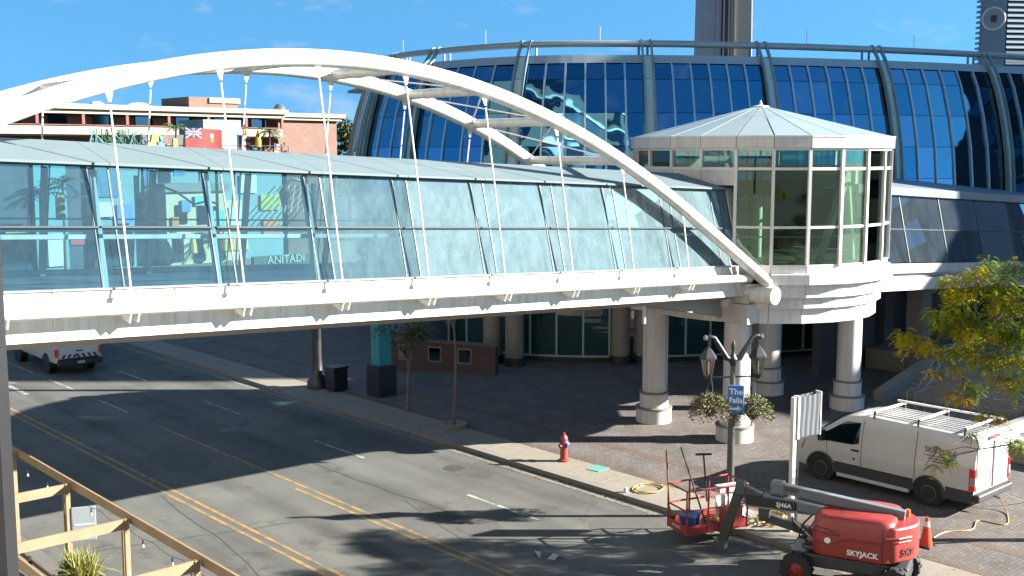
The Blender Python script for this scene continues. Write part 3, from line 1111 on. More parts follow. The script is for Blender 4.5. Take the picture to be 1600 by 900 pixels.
def sweep(zs_ds, name, m):
    mb = MB()
    vs, fs = [], []
    w = len(zs_ds)
    for t in T:
        for (z, ds) in zs_ds:
            vs.append(fp(t, z, ds))
    for j in range(N):
        for k in range(w - 1):
            fs.append((j * w + k, j * w + k + 1, (j + 1) * w + k + 1, (j + 1) * w + k))
    return mb.add(vs, fs).build(name, m, GB)


sweep([(13.5, -.12), (12.7, -.12), (11.25, -.12), (9.8, -.12), (8.35, -.12), (7.6, -.12)], 'backing', SEAL)
sweep([(13.42, .06), (13.78, .06), (13.78, -.9), (13.4, -.9)], 'roof_edge', EDGE)
sweep([(7.62, .08), (7.3, .08), (7.3, -.5)], 'base_trim', EDGE)
sweep([(7.3, -.3), (4.3, -.3), (4.3, -.8)], 'wall_band', PANELG)
MB().tube([fp(1 + 8.0 * k / 100, 14.3, .05) for k in range(101)], .15, 14).build('roof_rail', mat('rail_steel', (0.20, 0.26, 0.29), 0.4, 0.08, metal=0.3, k=1), GB, smooth=True)
rp = [(cr(t)[0].x, cr(t)[0].y) for t in T]
MB().prism(rp + [(68, 60), (40, 60)], 13.3, 13.45).build('roof', ROOFP, GB)
MB().prism([(cr(t)[0] - cr(t)[1] * 1.2).to_tuple() for t in T] + [(67, 59), (42, 59)], 4.4, 13.2).build('core', SEAL, GB)
for t in (2.25, 3.6, 4.0 + .62, 5.45, 6.4, 7.35):
    q = fp(t, 14.3, 0)
    MB().tube([q, q + Vector((0, 0, .75))], .014, 5).build('lightning_rod', STEEL, GB)
# ground floor: shop glass between tan columns, on a dark plinth
SHOPF = mat('shop_frame', (0.26, 0.34, 0.34), 0.4, 0.05, k=1)
MB().prism([(cr(t)[0] + cr(t)[1] * .1).to_tuple() for t in T] + [(67, 58), (43, 58)], 0.0, 0.35).build('plinth', DARKM, GB)
k = 0
t = 3.2
while t < 8.6:
    dt = 1.15 / tlen(t)
    a, b = cr(t), cr(t + dt)
    A = a[0] + a[1] * .35
    B = b[0] + b[1] * .35
    for (z0, z1) in ((.42, 2.75), (2.83, 4.25)):
        MB().slab([(B.x, B.y, z0), (A.x, A.y, z0), (A.x, A.y, z1), (B.x, B.y, z1)], .03).build('shop_pane', DARKGLASS, GB)
    n3 = Vector((a[1].x, a[1].y, 0)) * .03
    MB().bar(Vector((A.x, A.y, .35)) + n3, Vector((A.x, A.y, 4.3)) + n3, .09, .1, up=n3).build('shop_mullion', SHOPF, GB)
    for zz in (.38, 2.79, 4.28):
        MB().bar(Vector((A.x, A.y, zz)) + n3, Vector((B.x, B.y, zz)) + n3, .1, .08).build('shop_transom', SHOPF, GB)
    t += dt
for (q, pp) in ((32.45, 37.35), (32.75, 36.2), (36.6, 33.35), (37.4, 32.6), (41.6, 29.6), (46.8, 27.3), (31.6, 42.0)):
    c = MB().cyl(q, pp, .5, 4.4, .42, n=24).build('column', TAN, GB, smooth=True)
    MB().cyl(q, pp, .1, .5, .5, n=24).build('column_base', DARKM, c, smooth=True)
# dim shop interior
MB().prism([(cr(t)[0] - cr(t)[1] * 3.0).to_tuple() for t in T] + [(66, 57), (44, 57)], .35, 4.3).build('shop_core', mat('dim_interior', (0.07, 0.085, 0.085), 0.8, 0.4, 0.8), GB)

# ------------------------------------------------------------------ buildings that stand outside the frame and throw shade or show as reflections
STUC = mat('beige_stucco', (0.34, 0.31, 0.25), 0.8, 0.08, 0.3)
WIN = mirror_glass('hotel_window_glass', (0.16, 0.19, 0.21), 0.05)
HT = thing('hotel_tower', 'tall beige hotel tower the picture is taken from, seen only as reflections', 'building', (0, 0, 0))
MB().box(-22, -1.4, -30, 52, 0, 46).build('wall', STUC, HT)
wme = MB().box(0, .12, -.9, .9, -.85, .85).mesh('window', WIN)
for fl in range(3, 14):
    for k in range(22):
        o = bpy.data.objects.new('window', wme)
        o.location = (-1.38, -27 + k * 3.6, 1.8 + fl * 3.2)
        o.parent = HT
        col.objects.link(o)
for fl in range(3, 15):
    MB().box(-1.4, -1.15, -30, 52, fl * 3.2 - .25, fl * 3.2 + .1).build('floor_band', PANEL, HT)
MB().box(-1.4, -0.4, 18.5, 28.5, 0, 12.2).build('bridge_landing', PANEL, HT)
NB = thing('neighbouring_block', 'dark office block standing off to the right behind the link', 'building', (0, 0, 0))
MB().box(75, 92, -18, -6, 0, 25).build('shade_podium', mat('dark_cladding', (0.07, 0.075, 0.08), 0.6, 0.2, 0.4), NB)  # unseen lower block, added to shade the steps below the link
MB().box(75, 92, -6, 6, 0, 37).build('wall', mat('dark_cladding', (0.07, 0.075, 0.08), 0.6, 0.2, 0.4), NB)
wm2 = MB().box(-.1, 0, -1.0, 1.0, -.9, .9).mesh('window', WIN)
for fl in range(9):
    for k in range(5):
        o = bpy.data.objects.new('window', wm2)
        o.location = (75, -4.6 + k * 2.3, 2.2 + fl * 3.2)
        o.parent = NB
        col.objects.link(o)

# ------------------------------------------------------------------ distant towers
CT = thing('concrete_tower', 'tall fluted grey concrete tower shaft rising behind the curved roof', 'tower', (201.8, 154.7, 0))
CTM = mat('tower_concrete', (0.27, 0.265, 0.27), 0.9, 0.2, 0.15, k=1, dirt=0.4, dirtc=(0.20, 0.19, 0.19))
CTL = mat('tower_flute_and_lit_side', (0.34, 0.28, 0.22), 0.85, 0.1, 0.2, k=1)  # flute colour; its beige also paints a sunlit side onto the right shaft


def shaft(mb, x, y, w, d, z0, z1, k0, k1):
    vs = []
    for z, k in ((z0, k0), (z1, k1)):
        for (a, b) in ((-1, -1), (1, -1), (1, 1), (-1, 1)):
            vs.append((x * k + a * w * k / 2, y * k + b * d * k / 2, z))
    mb.hexa(vs)


ux, uy = 0.743, -0.669       # picture-right direction
vx, vy = -0.669, -0.743      # towards the viewer
CT.rotation_euler = (0, 0, rad(-42))
for (x, w, d, y, m) in ((-3.2, 4.4, 7, -.5, CTM), (3.1, 4.6, 7, -.5, CTL), (0, 4.6, 7, .9, CTM)):
    mb = MB()
    shaft(mb, x, y, w, d, 0, 150, 1.13, .8)
    mb.build('shaft', m, CT, bevel=.2)
for x in (-1.9, -.55, .5, 1.6):
    mb = MB()
    shaft(mb, x, -3.6, .28, 1.4, 0, 150, 1.13, .8)
    mb.build('flute', CTL, CT)
MB().lathe(0, 0, [(5, 149), (14, 153), (15, 157), (9, 161), (3, 164)], 28).build('pod', CTM, CT, smooth=True)

LT = thing('louvred_tower', 'grey tower with horizontal louvres and a round white emblem at the right edge', 'tower', (117.6, 55.6, 0), rad(-42))
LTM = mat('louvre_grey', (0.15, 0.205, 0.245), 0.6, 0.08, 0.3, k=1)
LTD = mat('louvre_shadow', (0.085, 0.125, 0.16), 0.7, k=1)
# local x = picture right, -y = towards the viewer
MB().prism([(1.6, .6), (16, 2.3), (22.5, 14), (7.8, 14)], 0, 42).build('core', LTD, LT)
MB().prism([(-.1, 1.4), (2.1, 0), (2.3, .5), (8.2, 14), (5.9, 14)], 0, 42).build('corner_pier', LTM, LT)
z = 14.0
lou = MB().hexa([(2.25, .0, 0), (16, 1.6, 0), (16, 2.2, 0), (2.25, .7, 0), (2.25, .12, .38), (16, 1.72, .38), (16, 2.2, .38), (2.25, .7, .38)]).mesh('louvre', LTM)
ten = MB().box(-.3, .1, 1.2, 2.0, 0, .22).mesh('fin', LTM)
while z < 40:
    if not (19.2 < z < 20.2):
        o = bpy.data.objects.new('louvre', lou)
        o.parent = LT
        o.location = (0, 0, z)
        col.objects.link(o)
    o = bpy.data.objects.new('fin', ten)
    o.parent = LT
    o.location = (0, 0, z)
    col.objects.link(o)
    z += .55
MB().hexa([(2.25, .0, 19.1), (16, 1.6, 19.1), (16, 2.2, 19.1), (2.25, .7, 19.1), (2.25, .0, 20.3), (16, 1.6, 20.3), (16, 2.2, 20.3), (2.25, .7, 20.3)]).build('blank_panel', LTM, LT)
rg = [(1.0 + .95 * math.cos(a), .62 - .6 * math.cos(a), 23.75 + 1.15 * math.sin(a)) for a in [2 * math.pi * k / 28 for k in range(28)]]
MB().tube(rg, .1, 8, closed=True).build('emblem_ring', WHITE, LT, smooth=True)
MB().add([(1.0 + .9 * math.cos(a), .60 - .57 * math.cos(a), 23.75 + 1.1 * math.sin(a)) for a in [2 * math.pi * k / 28 for k in range(28)]], [tuple(range(28))]).build('emblem_disc', mat('emblem_grey', (0.42, 0.50, 0.58), 0.6), LT)
MB().hexa([(.75, .66, 23.4), (1.2, .4, 23.4), (1.25, .5, 23.4), (.8, .8, 23.4), (.7, .66, 24.1), (1.25, .36, 24.1), (1.3, .5, 24.1), (.8, .8, 24.1)]).build('emblem_mark', BLACK, LT)

# ------------------------------------------------------------------ across the side street
FB = brick_mat('hotel_brick', (0.150, 0.082, 0.060), (0.125, 0.068, 0.05), (0.135, 0.105, 0.09), 0.3, 0.1, rot=(math.pi / 2, 0, 0), var=0.12)
CREAM = mat('cream_render', (0.66, 0.57, 0.43), 0.8, 0.06, 0.4)
CREAM2 = mat('pale_cream_render', (0.42, 0.35, 0.22), 0.8, 0.06, 0.4, k=1)
REDB = mat('red_brown_trim', (0.28, 0.09, 0.075), 0.7)
DGL = mirror_glass('distant_window', (0.12, 0.15, 0.18), 0.06)
BH = thing('brick_hotel', 'long low brick hotel with cream balcony bands behind the footbridge', 'building', (0, 0, 0))
MB().box(30, 75, 116.5, 135, 0, 13.4).build('wall', FB, BH)
MB().box(67.0, 75.0, 115.0, 116.5, 0, 13.5).build('wall', FB, BH)
MB().box(25, 67.3, 114.0, 136, 13.55, 14.0).build('cornice', CREAM, BH)
MB().box(24.5, 67.6, 113.6, 136, 14.0, 14.5).build('cornice', CREAM, BH)
MB().box(66.4, 75.4, 114.5, 136, 13.4, 13.75).build('cornice', CREAM, BH)
MB().box(66.2, 75.8, 114.2, 136, 13.75, 14.2).build('cornice', CREAM, BH)
MB().box(57.0, 63.0, 117, 124, 14.4, 15.8).build('penthouse', FB, BH)
MB().box(59.4, 63.2, 116.8, 124, 15.2, 15.75).build('penthouse_band', CREAM, BH)
for zf in (11.45, 8.2, 5.0):
    MB().box(25, 67, 114.0, 114.3, zf, zf + .8).build('balcony_front', CREAM, BH)
    MB().box(25, 67, 114.3, 116.5, zf - .15, zf + .05).build('balcony_floor', CREAM, BH)
    MB().bar((25, 114.15, zf + .95), (67, 114.15, zf + .95), .1, .1).build('balcony_rail', REDB, BH)
    x = 27.5
    while x < 66:
        MB().box(x, x + 1.9, 116.35, 116.52, zf + .2, zf + 2.0).build('window', DGL, BH)
        MB().box(x + 2.6, x + 2.9, 114.1, 114.4, zf + .8, zf + 2.35).build('balcony_post', REDB, BH)
        x += 4.6
for (x, w) in ((47.0, .9), (51.6, 1.5)):
    MB().lathe(x, 118, [(w, 14.4), (w * .9, 14.7), (w * .5, 14.95), (.05, 15.0)], 16).build('roof_vent', PANEL, BH, smooth=True)
MB().lathe(69.0, 118, [(.6, 14.3), (.7, 14.9), (.4, 15.3), (.05, 15.4)], 14).build('roof_vent', STEEL, BH, smooth=True)

# cyan restaurant building with a roof terrace
CYAN = mat('cyan_render', (0.20, 0.50, 0.55), 0.7, 0.08, 0.4)
CYANL = mat('pale_cyan_render', (0.27, 0.46, 0.48), 0.7, 0.06, 0.4)
TEAL = mat('teal_shade_sail', (0.10, 0.36, 0.36), 0.8, 0.3, 1.2)
DARKW = mat('dark_blue_front', (0.05, 0.08, 0.12), 0.5, 0.3, 0.4)
RS = thing('cyan_restaurant', 'cyan and cream restaurant with a planted roof terrace across the side street', 'building', (0, 0, 0))
MB().box(24, 34.5, 90.0, 108, 0, 9.35).build('wall', DARKW, RS)
MB().box(30.5, 33.0, 89.7, 90.0, 0, 8.6).build('mural_panel', CYAN, RS)
MB().box(34.7, 38.5, 89.6, 108, 0, 9.9).build('wall', CYANL, RS)
MB().box(38.5, 52.9, 90.4, 108, 0, 9.0).build('wall', CYANL, RS)
MB().box(34.5, 42.0, 89.3, 89.8, 9.1, 10.2).build('parapet', CYAN, RS)
MB().box(42.0, 53.5, 89.5, 90.0, 8.55, 9.1).build('parapet', CYANL, RS)
MB().box(40.8, 46.2, 88.6, 90.4, 0, 6.3).build('cream_bay', CREAM2, RS)
MB().box(40.6, 46.5, 88.3, 90.4, 6.3, 7.0).build('bay_cornice', CONC, RS)
MB().box(46.3, 48.4, 89.6, 90.4, 0, 5.4).build('cream_bay', CREAM2, RS)
for (x0, x1, z0, z1) in ((35.4, 37.2, 6.0, 8.2), (42.0, 43.0, 7.6, 8.7), (39.2, 40.2, 6.0, 8.2)):
    MB().box(x0, x1, 89.45, 89.62, z0, z1).build('picture', mat('blue_poster', (0.05, 0.25, 0.42), 0.5, 0.6, 0.9), RS)
for (x0, x1, z0, z1) in ((41.3, 42.2, .4, 2.6), (43.2, 44.0, .3, 2.8), (44.9, 45.8, 1.0, 2.6), (41.6, 42.6, 3.6, 5.2), (43.6, 45.4, 3.5, 5.0)):
    MB().box(x0, x1, 88.48, 88.62, z0, z1).build('window', DGL, RS)
for (x0, x1) in ((34.9, 38.2), (24.5, 27.0), (27.6, 30.0)):
    MB().box(x0, x1, 89.4, 89.7, .3, 3.4).build('shop_front', mirror_glass('teal_shop_glass', (0.1, 0.22, 0.28), .08), RS)
for (x0, x1) in ((24.3, 29.8),):
    MB().box(x0, x1, 89.3, 89.9, 4.1, 5.2).build('sign_band', DARKW, RS)
MB().box(53.5, 57.2, 90.5, 108, 0, 8.4).build('brick_wing', FB, RS)
m = MB()
for k in range(9):
    m.bar((50.5 + k * .65, 88.2, 4.2), (52.3 + k * .65, 90.3, 6.6), .08)
tag(m.build('awning_slats', CREAM2, RS), kind='stuff')
for x in (43.6 + k * 1.2 for k in range(9)):
    MB().bar((x, 89.6, 9.1), (x, 89.6, 10.2), .06).build('terrace_post', DARKM, RS)
MB().bar((42.4, 89.6, 10.2), (53.2, 89.6, 10.2), .06).build('terrace_rail', DARKM, RS)
MB().box(47.6, 51.4, 95, 100, 9.0, 12.6).build('stair_house', CYANL, RS)
MB().box(42.2, 46.6, 96, 100, 9.0, 11.2).build('stair_house', mat('dark_grey_cabin', (0.09, 0.1, 0.11), .6), RS)
PCOL = [mat('panel_%s' % nm, c_, .6, .15, 1.5, k=1) for nm, c_ in (('yellow', (.45, .28, .03)), ('turquoise', (.06, .32, .34)), ('orange', (.42, .14, .03)), ('blue', (.04, .16, .36)), ('white', (.45, .46, .45)), ('red', (.34, .04, .04)), ('lime', (.24, .30, .05)))]
for (x0, x1, z0, z1, ci, yy) in ((42.1, 42.9, 4.6, 5.6, 3, 88.4), (43.3, 44.6, 5.1, 5.9, 1, 88.4), (45.0, 46.0, 2.9, 4.6, 1, 88.4), (41.2, 41.8, 3.0, 4.2, 2, 88.4), (47.0, 48.2, 1.0, 2.6, 0, 89.4), (47.0, 48.2, 3.2, 4.8, 4, 89.4),
                               (35.0, 36.6, 4.4, 5.6, 4, 89.3), (36.9, 38.2, 3.8, 5.4, 3, 89.3), (31.0, 32.6, .6, 3.2, 4, 89.5), (33.2, 34.3, 2.2, 3.0, 5, 89.8), (25.5, 27.5, 5.4, 6.4, 1, 89.8), (28.2, 29.8, 2.6, 3.8, 6, 89.6), (48.6, 50.2, 6.0, 7.6, 4, 90.2), (50.8, 52.4, 2.0, 3.6, 2, 90.2), (50.6, 52.6, 4.4, 5.8, 6, 90.2)):
    MB().box(x0, x1, yy, yy + .12, z0, z1).build('painted_panel', PCOL[ci], RS)
TD = thing('terrace_display', 'colourful yellow and turquoise display on the restaurant roof left of the red flag', 'display', (40.6, 91.0, 9.2))
for k, (x, z, w, h, ci) in enumerate(((0, 0, .7, 1.3, 0), (.8, .1, .6, 1.7, 1), (1.5, 0, .5, 1.1, 2), (.2, 1.3, .9, .6, 6), (2.1, 0, .6, 1.6, 0), (1.2, 1.2, .5, .7, 5), (-.7, 0, .5, .9, 1))):
    MB().hexa([(x, 0, z), (x + w, 0, z), (x + w, .3, z), (x, .3, z), (x + .1, 0, z + h), (x + w - .15, 0, z + h), (x + w - .15, .3, z + h), (x + .1, .3, z + h)]).build('panel', PCOL[ci], TD)
for k, (x, lab) in enumerate(((42.4, 'leftmost folded yellow parasol at street level before the cream restaurant wall'), (45.3, 'second folded yellow parasol at street level before the cream restaurant wall'), (47.2, 'rightmost folded yellow parasol at street level before the restaurant'))):
    t = thing('parasol', lab, 'parasol', (x, 87.2, .12), group='folded parasols at street level')
    MB().lathe(0, 0, [(.05, .9), (.36, 1.1), (.3, 1.8), (.16, 2.5), (.03, 2.95)], 10).build('canopy', PCOL[0], t)
    MB().cyl(0, 0, 0, 3.0, .03, n=8).build('pole', DARKM, t)
FLW = [mat('red_flowers', (0.45, 0.05, 0.06), 0.8, 0.3), mat('terrace_leaves', (0.06, 0.11, 0.03), 0.8, 0.4), mat('yellow_flowers', (0.6, 0.42, 0.05), 0.8)]
m = MB()
rg2 = random.Random(5)
for k in range(900):
    x = rg2.uniform(42.3, 53.0)
    c = Vector((x, 89.4 + rg2.uniform(-.2, .15), 9.15 + abs(rg2.gauss(0, .35))))
    m.cur = rg2.choice((0, 1, 1, 1, 0, 2))
    a, b = Vector((rg2.gauss(0, .12), rg2.gauss(0, .08), rg2.gauss(0, .12))), Vector((rg2.gauss(0, .12), rg2.gauss(0, .08), rg2.gauss(0, .12)))
    m.add([c, c + a, c + a + b, c + b], [(0, 1, 2, 3)])
m.cur = 0
fl = m.build('terrace_flowers', FLW)
tag(fl, 'red and green flower boxes along the restaurant roof terrace rail', 'flowers', kind='stuff')
# shade sails / green reeds at the left of the terrace
m = MB()
for k in range(60):
    x = rg2.uniform(35.4, 41.0)
    m.cur = 0 if rg2.random() < .7 else 1
    m.bar((x, 91.5, 10.0), (x + rg2.gauss(0, .8), 91.5 + rg2.gauss(0, .3), 11.1 + rg2.uniform(0, .6)), .09, .03)
tag(m.build('reed_screen', [mat('green_reed', (0.16, 0.34, 0.2), .8, .3), CYAN]), 'green and cyan slanted reed screen on the restaurant roof', 'screen', kind='stuff')

UMB = mat('yellow_canvas', (0.75, 0.48, 0.06), 0.8, 0.1)
for i, (x, lab) in enumerate(((44.2, 'leftmost folded yellow parasol on the terrace beside the red flag'), (45.6, 'second folded yellow parasol from the left on the terrace, beside the red flag'),
                              (50.0, 'folded yellow parasol on the terrace right of the red flag'), (51.2, 'rightmost folded yellow parasol on the terrace near the palm'))):
    t = thing('parasol', lab, 'parasol', (x, 91.5, 9.0), group='folded parasols on the terrace')
    MB().lathe(0, 0, [(.05, .9), (.32, 1.1), (.27, 1.7), (.16, 2.3), (.03, 2.75)], 10).build('canopy', UMB, t)
    MB().cyl(0, 0, 0, 2.8, .03, n=8).build('pole', DARKM, t)


def frond_palm(name, label, x, y, z, h, n, L, group=None):
    t = thing(name, label, 'palm tree', (x, y, z), group=group)
    MB().tube([(0, 0, 0), (.05, 0, h * .5), (.1, 0, h)], [.14, .1, .09], 8).build('trunk', mat('palm_trunk', (0.14, 0.1, 0.06), .9, .3, 8), t, smooth=True)
    r_ = random.Random(int(x * 10))
    fm = mat('palm_leaf', (0.08, 0.13, 0.035), .6, .35, 3)
    for k in range(n):
        a = 2 * math.pi * k / n + r_.uniform(-.2, .2)
        el = r_.uniform(.1, 1.0)
        m = MB()
        prev = Vector((.1, 0, h))
        d = Vector((math.cos(a) * math.cos(el), math.sin(a) * math.cos(el), math.sin(el)))
        for s in range(8):
            nx = prev + d * L / 8
            d.z -= .22
            d.normalize()
            sd_ = d.cross(Vector((0, 0, 1))).normalized()
            w = L * .22 * math.sin(math.pi * (s + 1) / 9)
            for sg in (-1, 1):
                tip = nx + sd_ * sg * w + d * w * .6 - Vector((0, 0, w * .35))
                m.add([prev, nx, tip], [(0, 1, 2)])
            prev = nx
        m.build('frond', fm, t)
    return t


frond_palm('palm_tree', 'small palm at the right end of the restaurant roof terrace', 52.3, 91.5, 9.0, 2.4, 14, 1.6)
frond_palm('palm_tree', 'small palm on the roof terrace left of the red flag', 43.9, 93, 9.0, 2.7, 14, 1.4)
frond_palm('palm_tree', 'low palm in front of the cream restaurant wall', 44.6, 87.6, .12, 2.2, 14, 1.7)
frond_palm('palm_tree', 'tall palm in front of the cyan mural panel', 32.2, 88.5, .12, 7.0, 12, 2.0)
# flags
FR = mat('flag_red', (0.42, 0.035, 0.04), .8, .08)
FBL = mat('flag_blue', (0.02, 0.03, 0.16), .8, .08)
FWH = mat('flag_white', (0.6, 0.59, 0.57), .8, .05)


def flag(label, x, y, z0, zt, w, h, kind, rz=0.0):
    t = thing('flag', label, 'flag', (x, y, z0), rz)
    MB().cyl(0, 0, 0, zt, .05, n=8).build('pole', DARKM, t)
    cl = MB()
    NX, NZ = 14, 6
    f = lambda u, v: Vector((.06 + u * w, -.12 * math.sin(u * 6.5) * u, zt - .1 - (1 - v) * h - .12 * u * u))
    for i in range(NX + 1):
        for j in range(NZ + 1):
            cl.v.append(tuple(f(i / NX, j / NZ)))
    for i in range(NX):
        for j in range(NZ):
            cl.f.append((i * (NZ + 1) + j, (i + 1) * (NZ + 1) + j, (i + 1) * (NZ + 1) + j + 1, i * (NZ + 1) + j + 1))
            if kind == 'red':
                cl.mi.append(0)
            else:
                cl.mi.append(1 if (i < 6 and j >= 3) else (2 if j % 2 else 0))
    cl.build('cloth', [FR, FBL, FWH], t)
    if kind == 'red':
        def quad(pts, nm, mm, off):
            q = MB()
            q.add([f(u, v) + Vector((0, -off, 0)) for u, v in pts], [tuple(range(len(pts)))])
            q.build(nm, mm, t)
        for i in range(6):
            u0, u1 = i / 14, (i + 1) / 14
            quad([(u0, .5), (u1, .5), (u1, 1), (u0, 1)], 'canton', FBL, .02)
            quad([(u0, .72), (u1, .72), (u1, .78), (u0, .78)], 'canton_cross', FR, .05)
            quad([(u0, .68), (u1, .68), (u1, .82), (u0, .82)], 'canton_cross', FWH, .035)
            va, vb = .5 + .5 * i / 6, .5 + .5 * (i + 1) / 6
            quad([(u0, va - .03), (u1, vb - .03), (u1, vb + .03), (u0, va + .03)], 'canton_saltire', FWH, .03)
            va, vb = 1 - .5 * i / 6, 1 - .5 * (i + 1) / 6
            quad([(u0, va - .03), (u1, vb - .03), (u1, vb + .03), (u0, va + .03)], 'canton_saltire', FWH, .03)
        quad([(.19, .5), (.235, .5), (.235, 1), (.19, 1)], 'canton_cross', FWH, .035)
        quad([(.205, .5), (.22, .5), (.22, 1), (.205, 1)], 'canton_cross', FR, .05)
        quad([(.69, .55), (.78, .55), (.78, .75), (.69, .75)], 'shield', FWH, .03)
        quad([(.69, .35), (.735, .28), (.78, .35), (.78, .56), (.69, .56)], 'shield', mat('shield_green', (.12, .3, .06), .8), .03)
    return t


flag('large red ensign flag flying above the restaurant roof terrace', 42.5, 88.2, 9.0, 2.75, 3.3, 1.65, 'red')
flag('small striped flag on a short pole at the right end of the terrace', 50.8, 88.0, 8.3, 2.2, .8, .9, 'stripe', .4)
flag('red flag hanging from a pole right of the large ensign', 47.3, 88.1, 8.6, 2.6, 1.0, 1.6, 'stripe2', -.5)
# white letters on the hedge wall
SW = thing('sign_wall', 'low planted wall with white capital letters across the side street', 'sign', (48.2, 82.0, .12))
MB().box(-3.0, 3.2, 0, .5, 0, .9).build('wall', mat('planted_wall', (0.10, 0.16, 0.09), .9, .5, 1.5), SW)
text('lettering', 'ANITADI', .95, FWH, SW, (0, -.06, .55), (rad(90), 0, 0), ext=.03, sx=.95, bold=.012)
# traffic signal and street lamp with a curved arm, seen through the bridge glass
TS = thing('traffic_signal', 'yellow traffic signal head on a dark pole seen through the bridge glass', 'traffic light', (21.9, 60.0, 0))
MB().cyl(1.4, 0, 0.1, 7.6, .09, n=10).build('pole', DARKM, TS)
MB().bar((1.4, 0, 7.2), (-.2, 0, 7.2), .09).build('arm', DARKM, TS)
SGY = mat('signal_yellow', (0.55, 0.33, 0.04), .5)
MB().box(-.4, .0, -.15, .15, 6.0, 7.3).build('signal_head', SGY, TS, bevel=.03)
for k, c in enumerate(((.35, .02, .02), (.35, .2, .02), (.03, .25, .08))):
    z = 7.05 - k * .42
    l = MB().tube([(-.2, -.15, z), (-.2, -.17, z)], .14, 14).build('lens', mat('lens_%d' % k, c, .3), TS)
    MB().tube([(-.2, -.15, z + .04), (-.2, -.35, z)], .16, 12, caps=False).build('visor', SGY, TS)
SLP = thing('street_lamp', 'dark ornate street lamp with a curved arm seen through the bridge glass', 'street lamp', (29.5, 57.5, .12))
MB().lathe(0, 0, [(.22, 0), (.2, .8), (.1, 1.0), (.08, 8.5), (.03, 9.3)], 12).build('pole', DARKM, SLP, smooth=True)
MB().tube([(0, 0, 6.6), (-.6, 0, 6.75), (-1.4, 0, 6.6), (-2.4, 0, 7.3), (-3.4, 0, 7.7), (-4.3, 0, 7.55)], .06, 8).build('arm', DARKM, SLP, smooth=True)
MB().lathe(-4.3, 0, [(.3, 6.5), (.33, 6.7), (.12, 7.3), (.1, 7.55), (.02, 9.5)], 12).build('lantern', DARKM, SLP, smooth=True)

# ------------------------------------------------------------------ trees
BARK = mat('bark', (0.22, 0.19, 0.16), .9, .3, 10, bump=.5, bscale=30)


def leaf_mat(name, c, tr=0.35):
    if name in MATS:
        return MATS[name]
    m = bpy.data.materials.new(name)
    m.use_nodes = True
    n, l = m.node_tree.nodes, m.node_tree.links
    n.clear()
    out = n.new('ShaderNodeOutputMaterial')
    co = n.new('ShaderNodeTexCoord')
    t = n.new('ShaderNodeTexNoise')
    t.inputs['Scale'].default_value = 3.0
    t.inputs['Detail'].default_value = 4
    l.new(co.outputs['Object'], t.inputs['Vector'])
    mx = n.new('ShaderNodeMix')
    mx.data_type = 'RGBA'
    mx.inputs[6].default_value = tuple(v * .7 for v in c) + (1,)
    mx.inputs[7].default_value = tuple(min(1, v * 1.3) for v in c) + (1,)
    l.new(t.outputs['Fac'], mx.inputs[0])
    d = n.new('ShaderNodeBsdfDiffuse')
    l.new(mx.outputs[2], d.inputs['Color'])
    tl = n.new('ShaderNodeBsdfTranslucent')
    l.new(mx.outputs[2], tl.inputs['Color'])
    ms = n.new('ShaderNodeMixShader')
    ms.inputs[0].default_value = tr
    l.new(d.outputs[0], ms.inputs[1])
    l.new(tl.outputs[0], ms.inputs[2])
    l.new(ms.outputs[0], out.inputs['Surface'])
    MATS[name] = m
    return m


LEAFG = [leaf_mat('locust_green', (0.10, 0.16, 0.022)), leaf_mat('locust_lime', (0.23, 0.27, 0.022)), leaf_mat('locust_yellow', (0.46, 0.36, 0.018)), leaf_mat('locust_rust', (0.30, 0.13, 0.02))]


def leaf_quad(m, c, d, up, L, W):
    s = d.cross(up)
    if s.length < 1e-3:
        s = Vector((1, 0, 0))
    s.normalize()
    s *= W / 2
    m.add([c, c + d * L * .5 + s, c + d * L, c + d * L * .5 - s], [(0, 1, 2, 3)])


def evergreen(name, label, x, y, h, rr, seed, mats, group=None, n=2600, base=0.0, z0=0.0, ls=.35):
    rr_ = random.Random(seed)
    t = thing(name, label, 'tree', (x, y, z0), group=group)
    tr = MB().tube([(0, 0, 0), (.1, 0, h * .4), (0, .1, h * .85)], [rr * .05 + .015, rr * .035 + .012, .02], 8)
    blobs = []
    for k in range(26):
        a = rr_.uniform(0, 6.28)
        zz = h * (base + (1 - base) * rr_.uniform(.15, .95))
        w = rr * math.sin(math.pi * min(1, (zz / h - base) / (1 - base) * .8 + .15))
        q = Vector((math.cos(a) * w * rr_.uniform(.2, .95), math.sin(a) * w * rr_.uniform(.2, .95), zz))
        blobs.append((q, rr * rr_.uniform(.22, .42)))
        tr.tube([(0, 0, zz * .75), tuple(q)], [.012 + rr * .012, .008], 5)
    tr.build('trunk', BARK, t, smooth=True)
    m = MB()
    for k in range(n):
        c, b = rr_.choice(blobs)
        v = Vector((rr_.gauss(0, 1), rr_.gauss(0, 1), rr_.gauss(0, 1))).normalized() * b * rr_.random() ** .4
        m.cur = rr_.randrange(len(mats))
        leaf_quad(m, c + v, Vector((rr_.gauss(0, 1), rr_.gauss(0, 1), rr_.gauss(-.2, .6))).normalized(), Vector((rr_.gauss(0, 1), rr_.gauss(0, 1), 1)), ls * rr_.uniform(.7, 1.3), ls * .55)
    o = m.build('crown', mats, t)
    o['kind'] = 'stuff'
    return t


